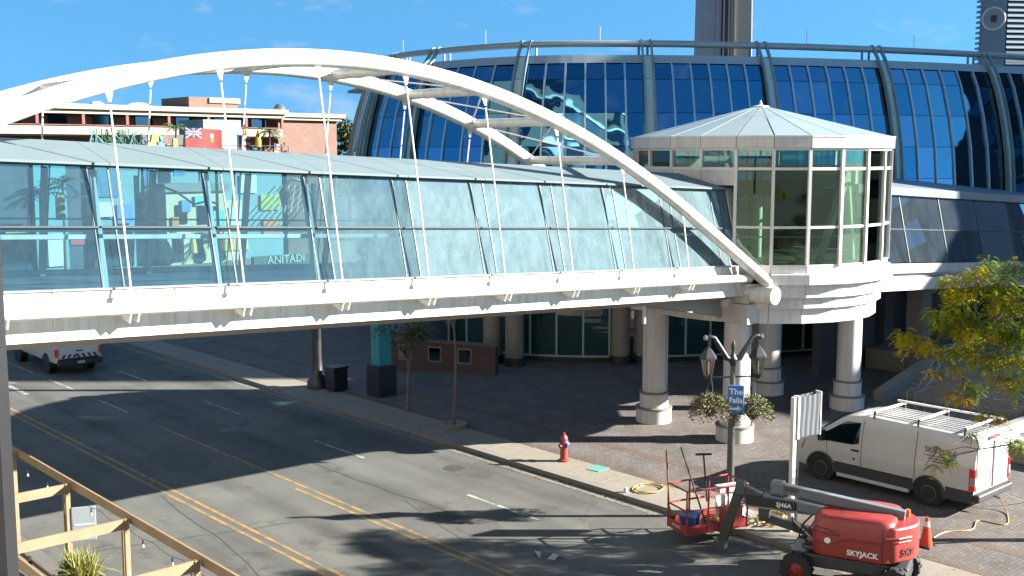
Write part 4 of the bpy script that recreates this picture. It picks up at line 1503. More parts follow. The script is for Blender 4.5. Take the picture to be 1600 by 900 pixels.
DG = [mat('dark_leaf', (0.035, 0.07, 0.02), .7, .3, 2), mat('mid_leaf', (0.06, 0.11, 0.025), .7, .3, 2), mat('light_leaf', (0.10, 0.15, 0.035), .7, .3, 2)]
for i, (x, y, h, r_, lab) in enumerate(((83.3, 125, 13.6, 3.0, 'dense green tree in the gap beside the brick hotel wall, left of the glass building'),
                                         (88.5, 122.0, 14.2, 3.6, 'dense green tree touching the left edge of the glass building'),
                                         (80.2, 128, 13.0, 2.6, 'lower green tree tight against the brick hotel wall'))):
    evergreen('broadleaf_tree', lab, x, y, h, r_, 20 + i, DG, 'trees beside the brick hotel', n=4200, base=.25, ls=.5)
evergreen('street_tree', 'young street tree with thin trunk by the cyan pillar under the footbridge', 23.85, 32.2, 5.0, 1.3, 31, DG, 'young street trees', n=1500, base=.42, z0=PAV, ls=.14)
evergreen('street_tree', 'young street tree in a round planter nearest the hydrant under the footbridge', 23.6, 29.2, 6.0, 1.0, 32, DG, 'young street trees', n=700, base=.72, z0=PAV, ls=.14)
pl = MB().lathe(23.6, 29.2, [(.42, PAV - .02), (.46, PAV + .14), (.38, PAV + .15), (.36, PAV + .08)], 24)
tag(pl.build('tree_ring', CONC, smooth=True), 'round concrete tree ring at the foot of the young tree', 'planter')
evergreen('lawn_tree', 'small green tree in front of the dark ground-floor glass left of the tan columns', 29.0, 41.0, 5.2, 1.9, 33, DG, n=2200, base=.3, z0=PAV, ls=.2)

# honey locust leaning into the picture on the right: limbs run out to clumps of drooping pinnate leaves
TX, TY = 29.6, 8.6
LO = thing('honey_locust', 'honey locust tree with yellow and green leaves reaching in from the right', 'tree', (TX, TY, PAV))
rl = random.Random(11)
CL = [(24.45, 12.97, 5.08, 0.32, 2), (24.3, 13.11, 5.25, 0.2, 2), (24.9, 12.83, 4.94, 0.25, 2), (25.03, 12.45, 5.51, 0.35, 1), (25.23, 12.81, 5.69, 0.25, 1), (24.88, 12.05, 5.95, 0.3, 1), (25.4, 12.12, 5.28, 0.35, 2), (25.72, 12.51, 6.21, 0.3, 2), (25.79, 12.84, 6.41, 0.25, 2), (25.95, 12.29, 6.6, 0.35, 2), (26.72, 12.27, 6.78, 0.3, 0), (25.68, 11.87, 6.35, 0.3, 1), (26.18, 11.41, 6.84, 0.35, 0), (25.55, 11.31, 6.49, 0.3, 0), (25.49, 11.36, 6.11, 0.4, 2), (25.26, 10.9, 6.18, 0.35, 1), (25.22, 11.74, 5.65, 0.3, 0), (25.11, 11.3, 5.41, 0.4, 1), (25.29, 10.87, 5.45, 0.4, 0), (25.27, 12.5, 4.79, 0.25, 1), (25.17, 11.52, 4.78, 0.35, 1), (25.21, 10.94, 4.85, 0.4, 1), (25.21, 11.21, 4.37, 0.25, 2), (25.42, 12.1, 4.9, 0.3, 1), (25.39, 10.78, 4.26, 0.3, 1), (25.01, 12.73, 4.32, 0.1, 3), (25.21, 12.29, 4.44, 0.12, 2), (25.32, 11.92, 4.04, 0.25, 0), (25.17, 12.32, 3.77, 0.13, 3), (25.26, 11.97, 3.75, 0.14, 3), (25.59, 11.67, 3.39, 0.17, 2), (25.52, 11.33, 3.36, 0.13, 3), (25.39, 10.78, 2.91, 0.22, 1), (25.51, 10.94, 2.39, 0.2, 3), (24.86, 12.34, 2.46, 0.17, 0), (25.03, 12.18, 2.23, 0.12, 1), (25.11, 11.7, 2.96, 0.12, 0), (25.48, 10.7, 2.22, 0.2, 3), (24.85, 12.48, 2.07, 0.1, 1), (24.39, 9.93, 7.9, 0.4, 1), (26.51, 10.79, 6.76, 0.4, 1), (24.65, 10.21, 5.69, 0.4, 0), (24.61, 10.01, 4.8, 0.4, 2), (27.06, 10.59, 7.41, 0.4, 1), (26.06, 10.18, 6.58, 0.4, 0), (25.73, 9.89, 6.15, 0.4, 1), (26.0, 9.9, 4.91, 0.4, 1), (25.52, 9.53, 7.76, 0.4, 0), (25.23, 9.52, 6.81, 0.4, 1), (26.71, 9.85, 5.44, 0.4, 2), (27.43, 9.95, 4.7, 0.4, 1), (26.42, 9.22, 7.36, 0.4, 2), (26.41, 9.43, 6.33, 0.4, 2), (26.09, 9.07, 5.75, 0.4, 1), (27.09, 9.25, 4.76, 0.4, 1), (28.68, 9.54, 7.33, 0.4, 2), (28.01, 9.39, 6.37, 0.4, 2), (26.34, 8.72, 5.63, 0.4, 1), (28.66, 9.28, 4.36, 0.4, 1), (27.05, 8.47, 7.47, 0.4, 2), (26.59, 8.44, 6.43, 0.4, 1), (28.32, 8.67, 5.41, 0.4, 0), (28.67, 8.8, 4.78, 0.4, 1), (26.51, 7.87, 7.87, 0.4, 0), (27.03, 8.12, 6.55, 0.4, 0), (26.92, 7.84, 5.8, 0.4, 1), (29.67, 8.83, 4.78, 0.4, 0), (29.38, 8.31, 7.13, 0.4, 0), (27.25, 7.69, 6.77, 0.4, 0), (30.03, 8.56, 5.8, 0.4, 0), (29.98, 8.45, 4.28, 0.4, 1)]
tw = MB()
tw.tube([(0, 0, 0), (-.05, .05, 1.5), (-.2, .2, 2.6), (-.5, .5, 4.2), (-.6, .6, 6.2)], [.17, .14, .12, .08, .03], 10)
lm = MB()


def twig(a, b, r0, r1, sag, n=7):
    pts, rs = [], []
    ph = rl.uniform(0, 6)
    for k in range(n + 1):
        u = k / n
        w = .10 * (b - a).length * .35 * math.sin(math.pi * u)
        pts.append(a.lerp(b, u) + Vector((w * math.sin(ph + 5 * u), w * math.cos(ph + 4 * u), sag * math.sin(math.pi * u) + w * .8 * math.sin(7 * u + ph))))
        rs.append(r0 + (r1 - r0) * u)
    tw.tube(pts, rs, 5)
    return pts


mains = []
for (bx, by, bz, z0) in ((-4.0, 3.2, 3.6, 2.0), (-3.9, 2.6, 4.6, 2.4), (-3.6, 2.9, 6.0, 2.8), (-4.1, 3.1, 2.4, 1.8), (-3.0, 1.6, 6.6, 3.4), (-1.6, .6, 7.0, 3.8), (.2, -.2, 6.4, 3.4), (-2.4, -.2, 6.0, 3.0), (-3.6, 1.9, 5.4, 2.6)):
    mains += twig(Vector((-.15, .15, z0)), Vector((bx, by, bz)), .055, .016, .25, 10)[3:]
for (cx, cy, cz, rr, hue) in CL:
    if cz < 3.2 and hue == 3:
        continue
    c = Vector((cx - TX, cy - TY, cz - PAV))
    near = min(mains, key=lambda q: (q - c).length + .3 * max(0, q.z - c.z))
    pts = twig(near, c, .014, .005, .05, 6)
    nl = int(78 * (rr / .35) ** 2) + 4
    for j in range(nl):
        v = Vector((rl.gauss(0, 1), rl.gauss(0, 1), rl.gauss(0, .7)))
        v = v.normalized() * rr * rl.random() ** .45
        base = c + v
        if j % 4 == 0:
            tw.tube([c, c.lerp(base, .6) + Vector((0, 0, .03)), base], [.006, .004, .003], 3)
        d = (Vector((v.x, v.y, 0)).normalized() * .6 + Vector((rl.gauss(0, .6), rl.gauss(0, .6), rl.gauss(-.1, .3)))).normalized()
        L = rl.uniform(.16, .27)
        sd_ = d.cross(Vector((0, 0, 1)))
        if sd_.length < .1:
            continue
        sd_.normalize()
        top = v.z / rr
        hh = hue + rl.gauss(0, .75) + .5 * noise.noise(base * 1.7)
        lm.cur = 3 if hh > 3.3 else 2 if hh > 1.75 else 1 if hh > .5 else 0
        for k in range(6):
            u = (k + .5) / 6
            q = base + d * L * u - Vector((0, 0, .14 * u * u))
            for sg in (-1, 1):
                leaf_quad(lm, q, (sd_ * sg + d * .4 - Vector((0, 0, .5))).normalized(), Vector((0, 0, 1)) + d * .3, .075 * rl.uniform(.8, 1.2), .034)
for k in range(26):
    a = rl.choice(mains)
    twig(a, a + Vector((rl.uniform(-1.0, .3), rl.uniform(-.3, .8), rl.uniform(-1.1, .1))), .009, .003, .0, 5)
tw.build('trunk', BARK, LO, smooth=True)
lf = lm.build('crown', LEAFG, LO)
lf['kind'] = 'stuff'
# ------------------------------------------------------------------ vehicles
VWH = mat('van_white', (0.44, 0.435, 0.43), .25, .03, .8, coat=.4, k=1, dirt=.15, dirtc=(.40, .37, .33))
CARGL = mirror_glass('car_glass', (0.05, 0.075, 0.075), .04)
TAILR = mat('tail_red', (0.55, 0.02, 0.03), .2, .1, k=1)
TAILW = mat('tail_clear', (0.6, 0.5, 0.5), .2, .1)
GREYP = mat('grey_plastic', (0.05, 0.052, 0.055), .55, .15)
RIMS = mat('wheel_steel', (0.42, 0.42, 0.42), .4, .1, metal=.4)


def wheel(parent, x, y, r_, w, out, rim=RIMS, name='wheel', rimk=.62, z=None):
    z = r_ if z is None else z
    s = 1 if out > 0 else -1
    o = MB()
    n = 28
    prof = [(-w / 2, r_ * .75), (-w / 2, r_ * .95), (-w * .4, r_), (w * .4, r_), (w / 2, r_ * .95), (w / 2, r_ * rimk), (w * .3, r_ * rimk * .97)]
    vs, fs = [], []
    for (a, b) in prof:
        for k in range(n):
            t = 2 * math.pi * k / n
            vs.append((x + b * math.cos(t), y + s * a, z + b * math.sin(t)))
    for i in range(len(prof) - 1):
        for k in range(n):
            k2 = (k + 1) % n
            fs.append((i * n + k, i * n + k2, (i + 1) * n + k2, (i + 1) * n + k))
    fs.append(tuple(range(n)))
    o.add(vs, fs)
    wo = o.build(name, RUBBER, parent, smooth=True, ang=35)
    m = MB()
    vs, fs = [], []
    prof = [(w * .44, r_ * rimk * 1.0), (w * .46, r_ * rimk * .92), (w * .28, r_ * rimk * .78), (w * .36, r_ * rimk * .5), (w * .36, r_ * .16), (w * .44, r_ * .13), (w * .44, .01)]
    for (a, b) in prof:
        for k in range(n):
            t = 2 * math.pi * k / n
            vs.append((x + b * math.cos(t), y + s * a, z + b * math.sin(t)))
    for i in range(len(prof) - 1):
        for k in range(n):
            k2 = (k + 1) % n
            fs.append((i * n + k, i * n + k2, (i + 1) * n + k2, (i + 1) * n + k))
    m.add(vs, fs).build('rim', rim, wo, smooth=True, ang=30)
    for k in range(8):
        t = 2 * math.pi * (k + .5) / 8
        c = Vector((x + math.cos(t) * r_ * rimk * .66, y + s * w * .34, z + math.sin(t) * r_ * rimk * .66))
        MB().tube([c, c + Vector((0, s * .012, 0))], r_ * .055, 8).build('rim_hole', BLACK, wo)
    return wo


# --- van: local +x forward (nose), +y driver side
VAN = thing('cargo_van', 'white cargo van with roof rack parked on the pavement', 'van', (28.62, 14.0, PAV), rad(90))


def vw(z):          # half width of the body at height z
    return 1.0 if z < 1.15 else 1.0 - .15 * ((z - 1.15) / .85) ** 1.3


def van_top(x):
    P = [(-1.22, 1.98), (-1.1, 2.06), (1.8, 2.10), (2.35, 2.06), (2.75, 1.93), (3.62, 1.30), (3.95, 1.18), (4.18, 1.02), (4.32, .78)]
    for (a, za), (b, zb_) in zip(P, P[1:]):
        if a <= x <= b:
            return za + (zb_ - za) * (x - a) / (b - a)
    return .78


xs = [-1.22, -1.18, -1.0, -.6, 0, .6, 1.2, 1.8, 2.2, 2.5, 2.75, 3.0, 3.3, 3.62, 3.8, 3.95, 4.1, 4.2, 4.28, 4.32]
body = MB()
secs = []
for x in xs:
    zt = van_top(x)
    tuck = 1.0
    if x > 3.6:
        tuck = 1 - .18 * ((x - 3.6) / .72) ** 2
    if x < -1.15:
        tuck = .985
    zl = .34
    pts = []
    zz = [zl, zl + .1, .62, .9, min(1.15, zt - .16)]
    zz = [min(v, zt - .14) for v in zz]
    for z in zz:
        pts.append((vw(z) * tuck * (0.97 if z < .4 else 1), z))
    for f in (.35, .7, .9):
        z = zz[-1] + (zt - .07 - zz[-1]) * f
        pts.append((vw(z) * tuck, z))
    z = zt - .035
    pts.append((vw(zt - .07) * tuck - .05, z))
    pts.append((vw(zt) * tuck - .14, zt))
    pts.append((.3, zt + .015))
    secs.append([(x, y, z) for y, z in pts] + [(x, -y, z) for y, z in pts[::-1]])
nn = len(secs[0])
for sct in secs:
    body.v += sct
for i in range(len(secs) - 1):
    for k in range(nn):
        k2 = (k + 1) % nn
        body.f.append((i * nn + k, i * nn + k2, (i + 1) * nn + k2, (i + 1) * nn + k))
        body.mi.append(0)
body.f.append(tuple(range(nn)))
body.f.append(tuple(range((len(secs) - 1) * nn, len(secs) * nn))[::-1])
body.mi += [0, 0]
body.build('body', VWH, VAN, smooth=True, ang=32)
for s in (1, -1):
    # side cladding in dark plastic, wheel-arch lips, sill step
    for (x0, x1, z0, z1) in ((.46, 2.86, .30, .66), (-1.2, -.46, .30, .66)):
        MB().hexa([(x0, s * .96, z0), (x1, s * .96, z0), (x1, s * 1.02, z0 + .02), (x0, s * 1.02, z0 + .02), (x0, s * .96, z1), (x1, s * .96, z1), (x1, s * 1.012, z1 - .02), (x0, s * 1.012, z1 - .02)]).build('side_cladding', GREYP, VAN)
    MB().box(.55, 2.75, s * 1.0 - .04, s * 1.0 + .06, .24, .34).build('sill_step', VWH, VAN, bevel=.01)
    for wx in (0, 3.3):
        arc = [(wx + .44 * math.cos(a), s * 1.0, .36 + .44 * math.sin(a)) for a in [math.pi * k / 14 for k in range(15)]]
        MB().tube(arc, .045, 6).build('arch_lip', GREYP, VAN, smooth=True)
        MB().tube([(wx, s * .7, .38), (wx, s * 1.008, .38)], .42, 24).build('wheel_well', BLACK, VAN)
        wheel(VAN, wx, s * .90, .35, .24, s)
    # door glass: dark pane with dropped front corner
    def wq(pts, nm, m, off=.008):
        MB().add([(x, s * (vw(z) + off), z) for x, z in pts], [tuple(range(len(pts)))]).build(nm, m, VAN)
    wq([(2.12, 1.28), (2.12, 1.86), (2.55, 1.84), (2.75, 1.72), (3.28, 1.38), (3.42, 1.22), (3.2, 1.18), (2.3, 1.22)], 'door_window', CARGL)
    # panel seams, handles
    for x in (2.02, .42):
        MB().add([(x, s * (vw(z) + .005), z) for z in (.66, 1.15, 1.5, 1.95)] + [(x + .018, s * (vw(z) + .005), z) for z in (1.95, 1.5, 1.15, .66)], [(0, 1, 6, 7), (1, 2, 5, 6), (2, 3, 4, 5)]).build('door_seam', GREYP, VAN)
    MB().add([(3.12, s * 1.005, z) for z in (.7, 1.2)] + [(3.135, s * 1.005, z) for z in (1.2, .7)], [(0, 1, 2, 3)]).build('door_seam', GREYP, VAN)
    MB().box(2.1, 2.34, s * 1.02 - .02, s * 1.02 + .02, 1.05, 1.10).build('door_handle', BLACK, VAN, bevel=.008)
    MB().tube([(2.25, s * 1.0, .82), (2.25, s * 1.012, .82)], .035, 10).build('fuel_cap', BLACK, VAN)
    # mirrors
    MB().box(3.18, 3.34, s * 1.06 - .09, s * 1.06 + .13, 1.18, 1.50).build('mirror', BLACK, VAN, bevel=.04)
    # headlight, tail light
    MB().hexa([(3.98, s * .80, .80), (4.22, s * .66, .80), (4.25, s * .74, .82), (3.96, s * .985, .82), (3.98, s * .80, 1.02), (4.16, s * .66, 1.02), (4.18, s * .72, 1.0), (3.85, s * .985, 1.12)]).build('headlight', CARGL, VAN)
    tl = MB().box(-1.25, -1.08, s * .985 - .06, s * .985 + .025, .66, 1.24).build('tail_light', TAILR, VAN, bevel=.02)
    MB().box(-1.262, -1.12, s * .985 - .05, s * .985 + .030, .80, 1.02).build('lamp_lens', TAILW, tl)
MB().box(4.02, 4.36, -.86, .86, .30, .62).build('front_bumper', GREYP, VAN, bevel=.08)
MB().box(-1.38, -1.12, -.99, .99, .36, .58).build('rear_bumper', GREYP, VAN, bevel=.05)
MB().tube([(-1.3, .1, .42), (-1.55, .1, .38)], .04, 8).build('tow_hitch', STEEL, VAN)
MB().add([(3.60, -.80, 1.33), (3.60, .80, 1.33), (2.80, .74, 1.92), (2.80, -.74, 1.92)], [(0, 1, 2, 3)]).build('windscreen_seat', BLACK, VAN)
MB().add([(3.62, -.82, 1.335), (3.62, .82, 1.335), (2.78, .75, 1.955), (2.78, -.75, 1.955)], [(0, 1, 2, 3)]).build('windscreen', CARGL, VAN)
# rear doors: two leaves with raised frames
for s in (1, -1):
    MB().box(-1.245, -1.215, min(s * .02, s * .88), max(s * .02, s * .88), .62, 1.86).build('rear_door', VWH, VAN, bevel=.01)
    MB().box(-1.256, -1.24, min(s * .1, s * .76), max(s * .1, s * .76), 1.2, 1.78).build('rear_door_panel', mat('door_panel_white', (.55, .55, .53), .3, k=1), VAN, bevel=.008)
MB().box(-1.27, -1.24, -.01, .01, .62, 1.86).build('door_gap', BLACK, VAN)
MB().bar((-1.29, .06, .7), (-1.29, .06, 1.8), .025).build('lock_bar', STEEL, VAN)
MB().box(-1.27, -1.2, -.3, .3, 1.93, 2.0).build('brake_light', TAILR, VAN, bevel=.01)
# roof ribs and rack
for k in range(7):
    y = -.6 + k * .2
    MB().bar((-1.0, y, 2.095), (1.9, y, 2.125), .05, .02).build('roof_rib', VWH, VAN)
for x in (1.75, .45, -.85):
    MB().bar((x, -.82, 2.24), (x, .82, 2.24), .07, .05).build('rack_bar', PANEL, VAN)
    for s in (1, -1):
        MB().bar((x, s * .84, 2.04), (x, s * .80, 2.24), .05, .06).build('rack_foot', BLACK, VAN)
for y in (-.78,):
    MB().bar((-1.1, y, 2.29), (1.95, y, 2.29), .06, .05).build('rack_rail', PANEL, VAN)
tx = mat('lettering_dark', (0.05, 0.03, 0.03), .6, k=1)
tx2 = mat('lettering_red', (0.25, 0.06, 0.03), .6, k=1)
lean = rad(90 - 9)
text('lettering', 'SKY', .22, tx, VAN, (.0, vw(1.55) + .012, 1.52), (lean, 0, rad(180)), ext=.002)
text('lettering', 'POLE', .22, tx2, VAN, (-.46, vw(1.55) + .012, 1.52), (lean, 0, rad(180)), ext=.002)
MB().bar((.2, vw(1.38) + .012, 1.38), (-.75, vw(1.38) + .012, 1.38), .006, .014).build('lettering_line', tx, VAN)
for k in range(2):
    z = 1.31 - k * .07
    MB().bar((.05 - k * .1, vw(z) + .012, z), (-.75, vw(z) + .012, z), .006, .022).build('lettering_line', tx, VAN)

# --- pickup truck far left, tail towards the viewer
PK = thing('pickup_truck', 'white pickup truck with blue striped tailgate driving away under the footbridge', 'pickup truck', (17.78, 49.0, 0), rad(90))
PW = .98
cab = MB()
for x0, x1, prof in ((1.0, 3.2, [(-PW, .55), (PW, .55), (PW, 1.2), (.78, 1.88), (-.78, 1.88), (-PW, 1.2)]),):
    n = len(prof)
    cab.add([(x0, y, z) for y, z in prof] + [(x1 if z < 1.5 else x1 - .5, y, z) for y, z in prof], [tuple(range(n)), tuple(range(n, 2 * n))[::-1]] + [(i, (i + 1) % n, n + (i + 1) % n, n + i) for i in range(n)])
cab.build('cab', VWH, PK, bevel=.06)
MB().box(3.2, 4.5, -.95, .95, .55, 1.2).build('bonnet', VWH, PK, bevel=.1)
for s in (1, -1):
    MB().box(-1.2, 1.0, s * .9 - .08, s * .9 + .08, .55, 1.28).build('bed_side', VWH, PK, bevel=.03)
    MB().box(-1.22, -1.08, s * .94 - .06, s * .94 + .06, .82, 1.18).build('tail_light', TAILR, PK, bevel=.02)
    MB().add([(1.3, s * .99, 1.22), (2.9, s * .99, 1.22), (2.5, s * .83, 1.78), (1.3, s * .83, 1.78)], [(0, 1, 2, 3)]).build('side_window', CARGL, PK)
    for wx in (0, 3.65):
        MB().tube([(wx, s * .66, .42), (wx, s * .995, .42)], .47, 20).build('wheel_well', BLACK, PK)
        wheel(PK, wx, s * .86, .39, .26, s)
MB().box(-1.2, 1.0, -.9, .9, .55, .72).build('bed_floor', GREYP, PK)
MB().box(-1.26, -1.16, -.82, .82, .74, 1.28).build('tailgate', VWH, PK, bevel=.02)
MB().box(-1.45, -1.2, -.95, .95, .45, .66).build('bumper', BLACK, PK, bevel=.03)
BLU = mat('reflective_blue', (0.03, 0.06, 0.22), .5)
for k in range(7):
    y = -.78 + k * .24
    sg = 1 if k < 3.5 else -1
    MB().add([(-1.268, y, .76), (-1.268, y + .12, .76), (-1.268, y + .12 + sg * .1, .92), (-1.268, y + sg * .1, .92)], [(0, 1, 2, 3)]).build('chevron', BLU, PK)
MB().box(-1.275, -1.255, -.15, .15, 1.02, 1.08).build('badge', BLU, PK)
MB().box(-1.47, -1.44, -.16, .16, .52, .64).build('number_plate', FWH, PK)
MB().box(.55, .95, -.86, .86, 1.15, 1.42).build('tool_box', BLACK, PK, bevel=.02)

# --- boom lift: local +x along the boom (towards the basket), origin on the road under the turntable
BL = thing('boom_lift', 'red and dark grey articulated boom lift parked on the road by the kerb', 'boom lift', (21.6, 12.7, 0), rad(111))
BL.scale = (.85, .85, .85)
LGREY = mat('lift_grey', (0.075, 0.085, 0.095), .45, .15, 2, dirt=.3, dirtc=(.15, .14, .13))
BOOM = mat('boom_steel_blue', (0.24, 0.29, 0.33), .35, .12, 1.5, dirt=.3, dirtc=(.12, .13, .14))
LRIM = mat('lift_red_rim', (0.5, 0.06, 0.035), .4)
for (x, y) in ((1.22, .80), (1.22, -.80), (-1.25, .80), (-1.25, -.80)):
    w = wheel(BL, x, y, .41, .32, y, rim=LRIM, rimk=.5)
    for k in range(20):
        a = 2 * math.pi * k / 20
        c = Vector((x + .415 * math.cos(a), y + (.07 if k % 2 else -.07), .41 + .415 * math.sin(a)))
        MB().bar(c - Vector((0, .08, 0)), c + Vector((0, .08, 0)), .05, .035, up=(math.cos(a), 0, math.sin(a))).build('tread_lug', RUBBER, w)
MB().box(-1.5, 1.5, -.55, .55, .42, .78).build('chassis', LGREY, BL, bevel=.05)
MB().box(.97, 1.47, -.72, .72, .33, .55).build('axle', LGREY, BL, bevel=.03)
MB().box(-1.5, -1.0, -.72, .72, .33, .55).build('axle', LGREY, BL, bevel=.03)
MB().cyl(0, 0, .78, .9, .5, n=28).build('slew_ring', BLACK, BL)
MB().box(-1.15, 1.15, -.62, .62, .9, 1.0).build('turntable', LGREY, BL, bevel=.03)


def hood(y0, y1, nm):
    """moulded hood: rounded plan, sloping top; y0 inner, y1 outer"""
    m = MB()
    sg = 1 if y1 > y0 else -1
    lev = [(.94, .03, 0), (1.0, 0, 0), (1.5, 0, 0), (1.86, .03, .02), (1.97, .08, .06), (2.02, .2, .14)]
    n = 0
    rings = []
    for (z, ins, topi) in lev:
        pts = []
        X0, X1 = -1.22 + ins, .86 - ins
        Y1 = abs(y1) - ins
        rr = .30
        for k in range(7):
            a = math.pi / 2 * k / 6
            pts.append((X1 - rr + rr * math.cos(a), Y1 - rr + rr * math.sin(a)))
        for k in range(7):
            a = math.pi / 2 + math.pi / 2 * k / 6
            pts.append((X0 + rr + rr * math.cos(a), Y1 - rr + rr * math.sin(a)))
        pts += [(X0, abs(y0)), (X1, abs(y0))]
        rings.append([(x, sg * y, z - (.10 * (x - .2) if z > 1.7 and x > .2 else 0)) for x, y in pts])
        n = len(pts)
    for rg_ in rings:
        m.v += rg_
    for i in range(len(rings) - 1):
        for k in range(n):
            k2 = (k + 1) % n
            m.f.append((i * n + k, i * n + k2, (i + 1) * n + k2, (i + 1) * n + k))
            m.mi.append(0)
    m.f += [tuple(range(n))[::-1], tuple(range((len(rings) - 1) * n, len(rings) * n))]
    m.mi += [0, 0]
    return m.build(nm, RED, BL, smooth=True, ang=50)


h1 = hood(.18, .98, 'hood')
h2 = hood(-.18, -.98, 'hood')
# counterweight at the tail end
cw = MB()
arc = [(-1.2 - .48 * math.sin(math.pi * k / 16), -.9 + 1.8 * k / 16) for k in range(17)]
cw.prism(arc + [(-.95, .92), (-.95, -.92)], .96, 1.88)
cw.build('counterweight', RED, BL, smooth=True, bevel=.06, ang=50)
# seams and mouldings on the near hood
for (pts, w) in (([(.8, .985, 1.30), (.35, .99, 1.26), (-.05, .99, 1.46), (-.92, .99, 1.46)], .03), ([(.84, .93, 1.68), (.4, .99, 1.66)], .03), ([(.84, .93, 1.56), (.4, .99, 1.54)], .03), ([(-.93, .988, 1.0), (-.93, .988, 1.85)], .025)):
    MB().tube([Vector(p) for p in pts], w * .5, 5).build('moulding', mat('dark_red_seam', (0.22, 0.025, 0.025), .5), h1)
for (z, w) in ((1.62, .05), (1.52, .03)):
    MB().tube([(-1.0, .985, z), (-1.3, .84, z), (-1.55, .5, z)], w * .5, 6).build('moulding', RED, cw.v and h1)
SKW = mat('sticker_white', (.7, .7, .68), .5, k=1)
text('lettering', 'SKYJACK', .19, SKW, BL, (-.45, .995, 1.12), (rad(90), 0, rad(180)), ext=.002, bold=.006)
text('lettering', 'SKY', .26, mat('worn_red_lettering', (0.16, 0.02, 0.02), .6), BL, (-1.50, .55, 1.22), (rad(90), 0, rad(180 + 55)), ext=.004, bold=.008)
text('lettering', "Larry's", .09, tx, BL, (.28, .995, 1.62), (rad(90), 0, rad(180)), ext=.002)
text('lettering', 'Rental', .09, tx, BL, (.22, .995, 1.53), (rad(90), 0, rad(180)), ext=.002)
MB().tube([(.42, .985, 1.36), (.42, .997, 1.36)], .08, 12).build('sticker', SKW, h1)
MB().add([(-1.02, .997, 1.0), (-1.14, .965, 1.0), (-1.08, .985, 1.1)], [(0, 1, 2)]).build('warning_sticker', mat('warning_yellow', (.7, .5, .03), .5), h1)
MB().tube([(.1, .55, 2.02), (.12, .6, 2.08), (.2, .62, 2.08)], .018, 6).build('hood_latch', BLACK, h1)
MB().cyl(-1.35, -.3, 1.88, 2.06, .06, n=10).build('beacon', mat('beacon_orange', (.75, .16, .02), .3, k=1), BL)
# lower and upper boom, knuckle, jib
MB().bar((-1.32, 0, 1.98), (2.1, 0, 2.30), .22, .26).build('upper_boom', BOOM, BL, bevel=.02)
MB().bar((-1.0, .12, 1.66), (2.3, .12, 1.98), .2, .24).build('lower_boom', BOOM, BL, bevel=.02)
MB().bar((.85, .06, 1.16), (2.4, .06, 1.46), .18, .24).build('riser', LGREY, BL, bevel=.02)
MB().box(1.4, 2.75, .14, .28, 1.74, 2.0).build('boom_cover', BLACK, BL, bevel=.02)
MB().bar((1.4, .29, 1.74), (2.75, .29, 1.74), .03, .05).build('cover_trim', STEEL, BL)
MB().box(2.1, 2.4, .0, .26, 1.45, 1.76).build('link_plate', LGREY, BL, bevel=.02)
text('lettering', 'SJ46A', .17, SKW, BL, (1.72, .287, 1.88), (rad(90), 0, rad(180)), ext=.002, bold=.004)
MB().box(1.75, 2.12, -.14, .16, 2.08, 2.46).build('boom_head', BOOM, BL, bevel=.05)
text('lettering', 'WAY', .16, tx, BL, (1.55, .118, 2.27), (rad(90), rad(5), rad(180)), ext=.002, bold=.012)
MB().tube([(1.0, .18, 1.1), (1.75, .18, 1.72)], .045, 8).build('hydraulic_ram', STEEL, BL)
MB().tube([(.95, .2, 1.75), (1.2, .24, 1.45), (1.3, .22, 1.1), (1.0, .2, .95)], .028, 6).build('hose', BLACK, BL)
MB().tube([(.9, .24, 1.6), (1.05, .27, 1.3), (1.4, .25, 1.2), (1.5, .22, 1.6)], .02, 6).build('hose', BLACK, BL)
MB().bar((2.35, .1, 1.95), (3.0, .1, 2.2), .2, .24).build('knuckle', LGREY, BL, bevel=.03)
MB().box(2.8, 3.05, -.02, .24, 1.98, 2.36).build('knuckle_head', mat('knuckle_green_grey', (.10, .14, .15), .5), BL, bevel=.03)
for y in (-.02, .18):
    MB().bar((2.93, y, 2.2), (3.45, y, .46), .07, .24, up=(1, 0, 0)).build('jib', mat('jib_dark', (.05, .065, .06), .5, .2), BL, bevel=.015)
MB().bar((3.0, .09, 2.05), (3.5, .09, .5), .05, .05).build('jib_ram', STEEL, BL)
MB().box(3.3, 3.62, -.06, .26, .38, .62).build('jib_foot', LGREY, BL, bevel=.02)
# basket: long axis across the boom, frame of red tubes (coordinates of the place, turned into the lift's own)
MB_ = Matrix.Translation((21.6, 12.7, 0)) @ Matrix.Rotation(rad(111), 4, 'Z') @ Matrix.Scale(.85, 4)
INV = MB_.inverted()
BKZ = .33
bw, bd, bh = .88, .42, 1.1
LU, LV = Vector((.951, -.309, 0)), Vector((.309, .951, 0))
BC = Vector((21.42, 16.55, 0))


def w_(v):
    return MB_ @ Vector(v)


def bp_(u, v, z):
    return INV @ (BC + LU * u + LV * v + Vector((0, 0, z)))


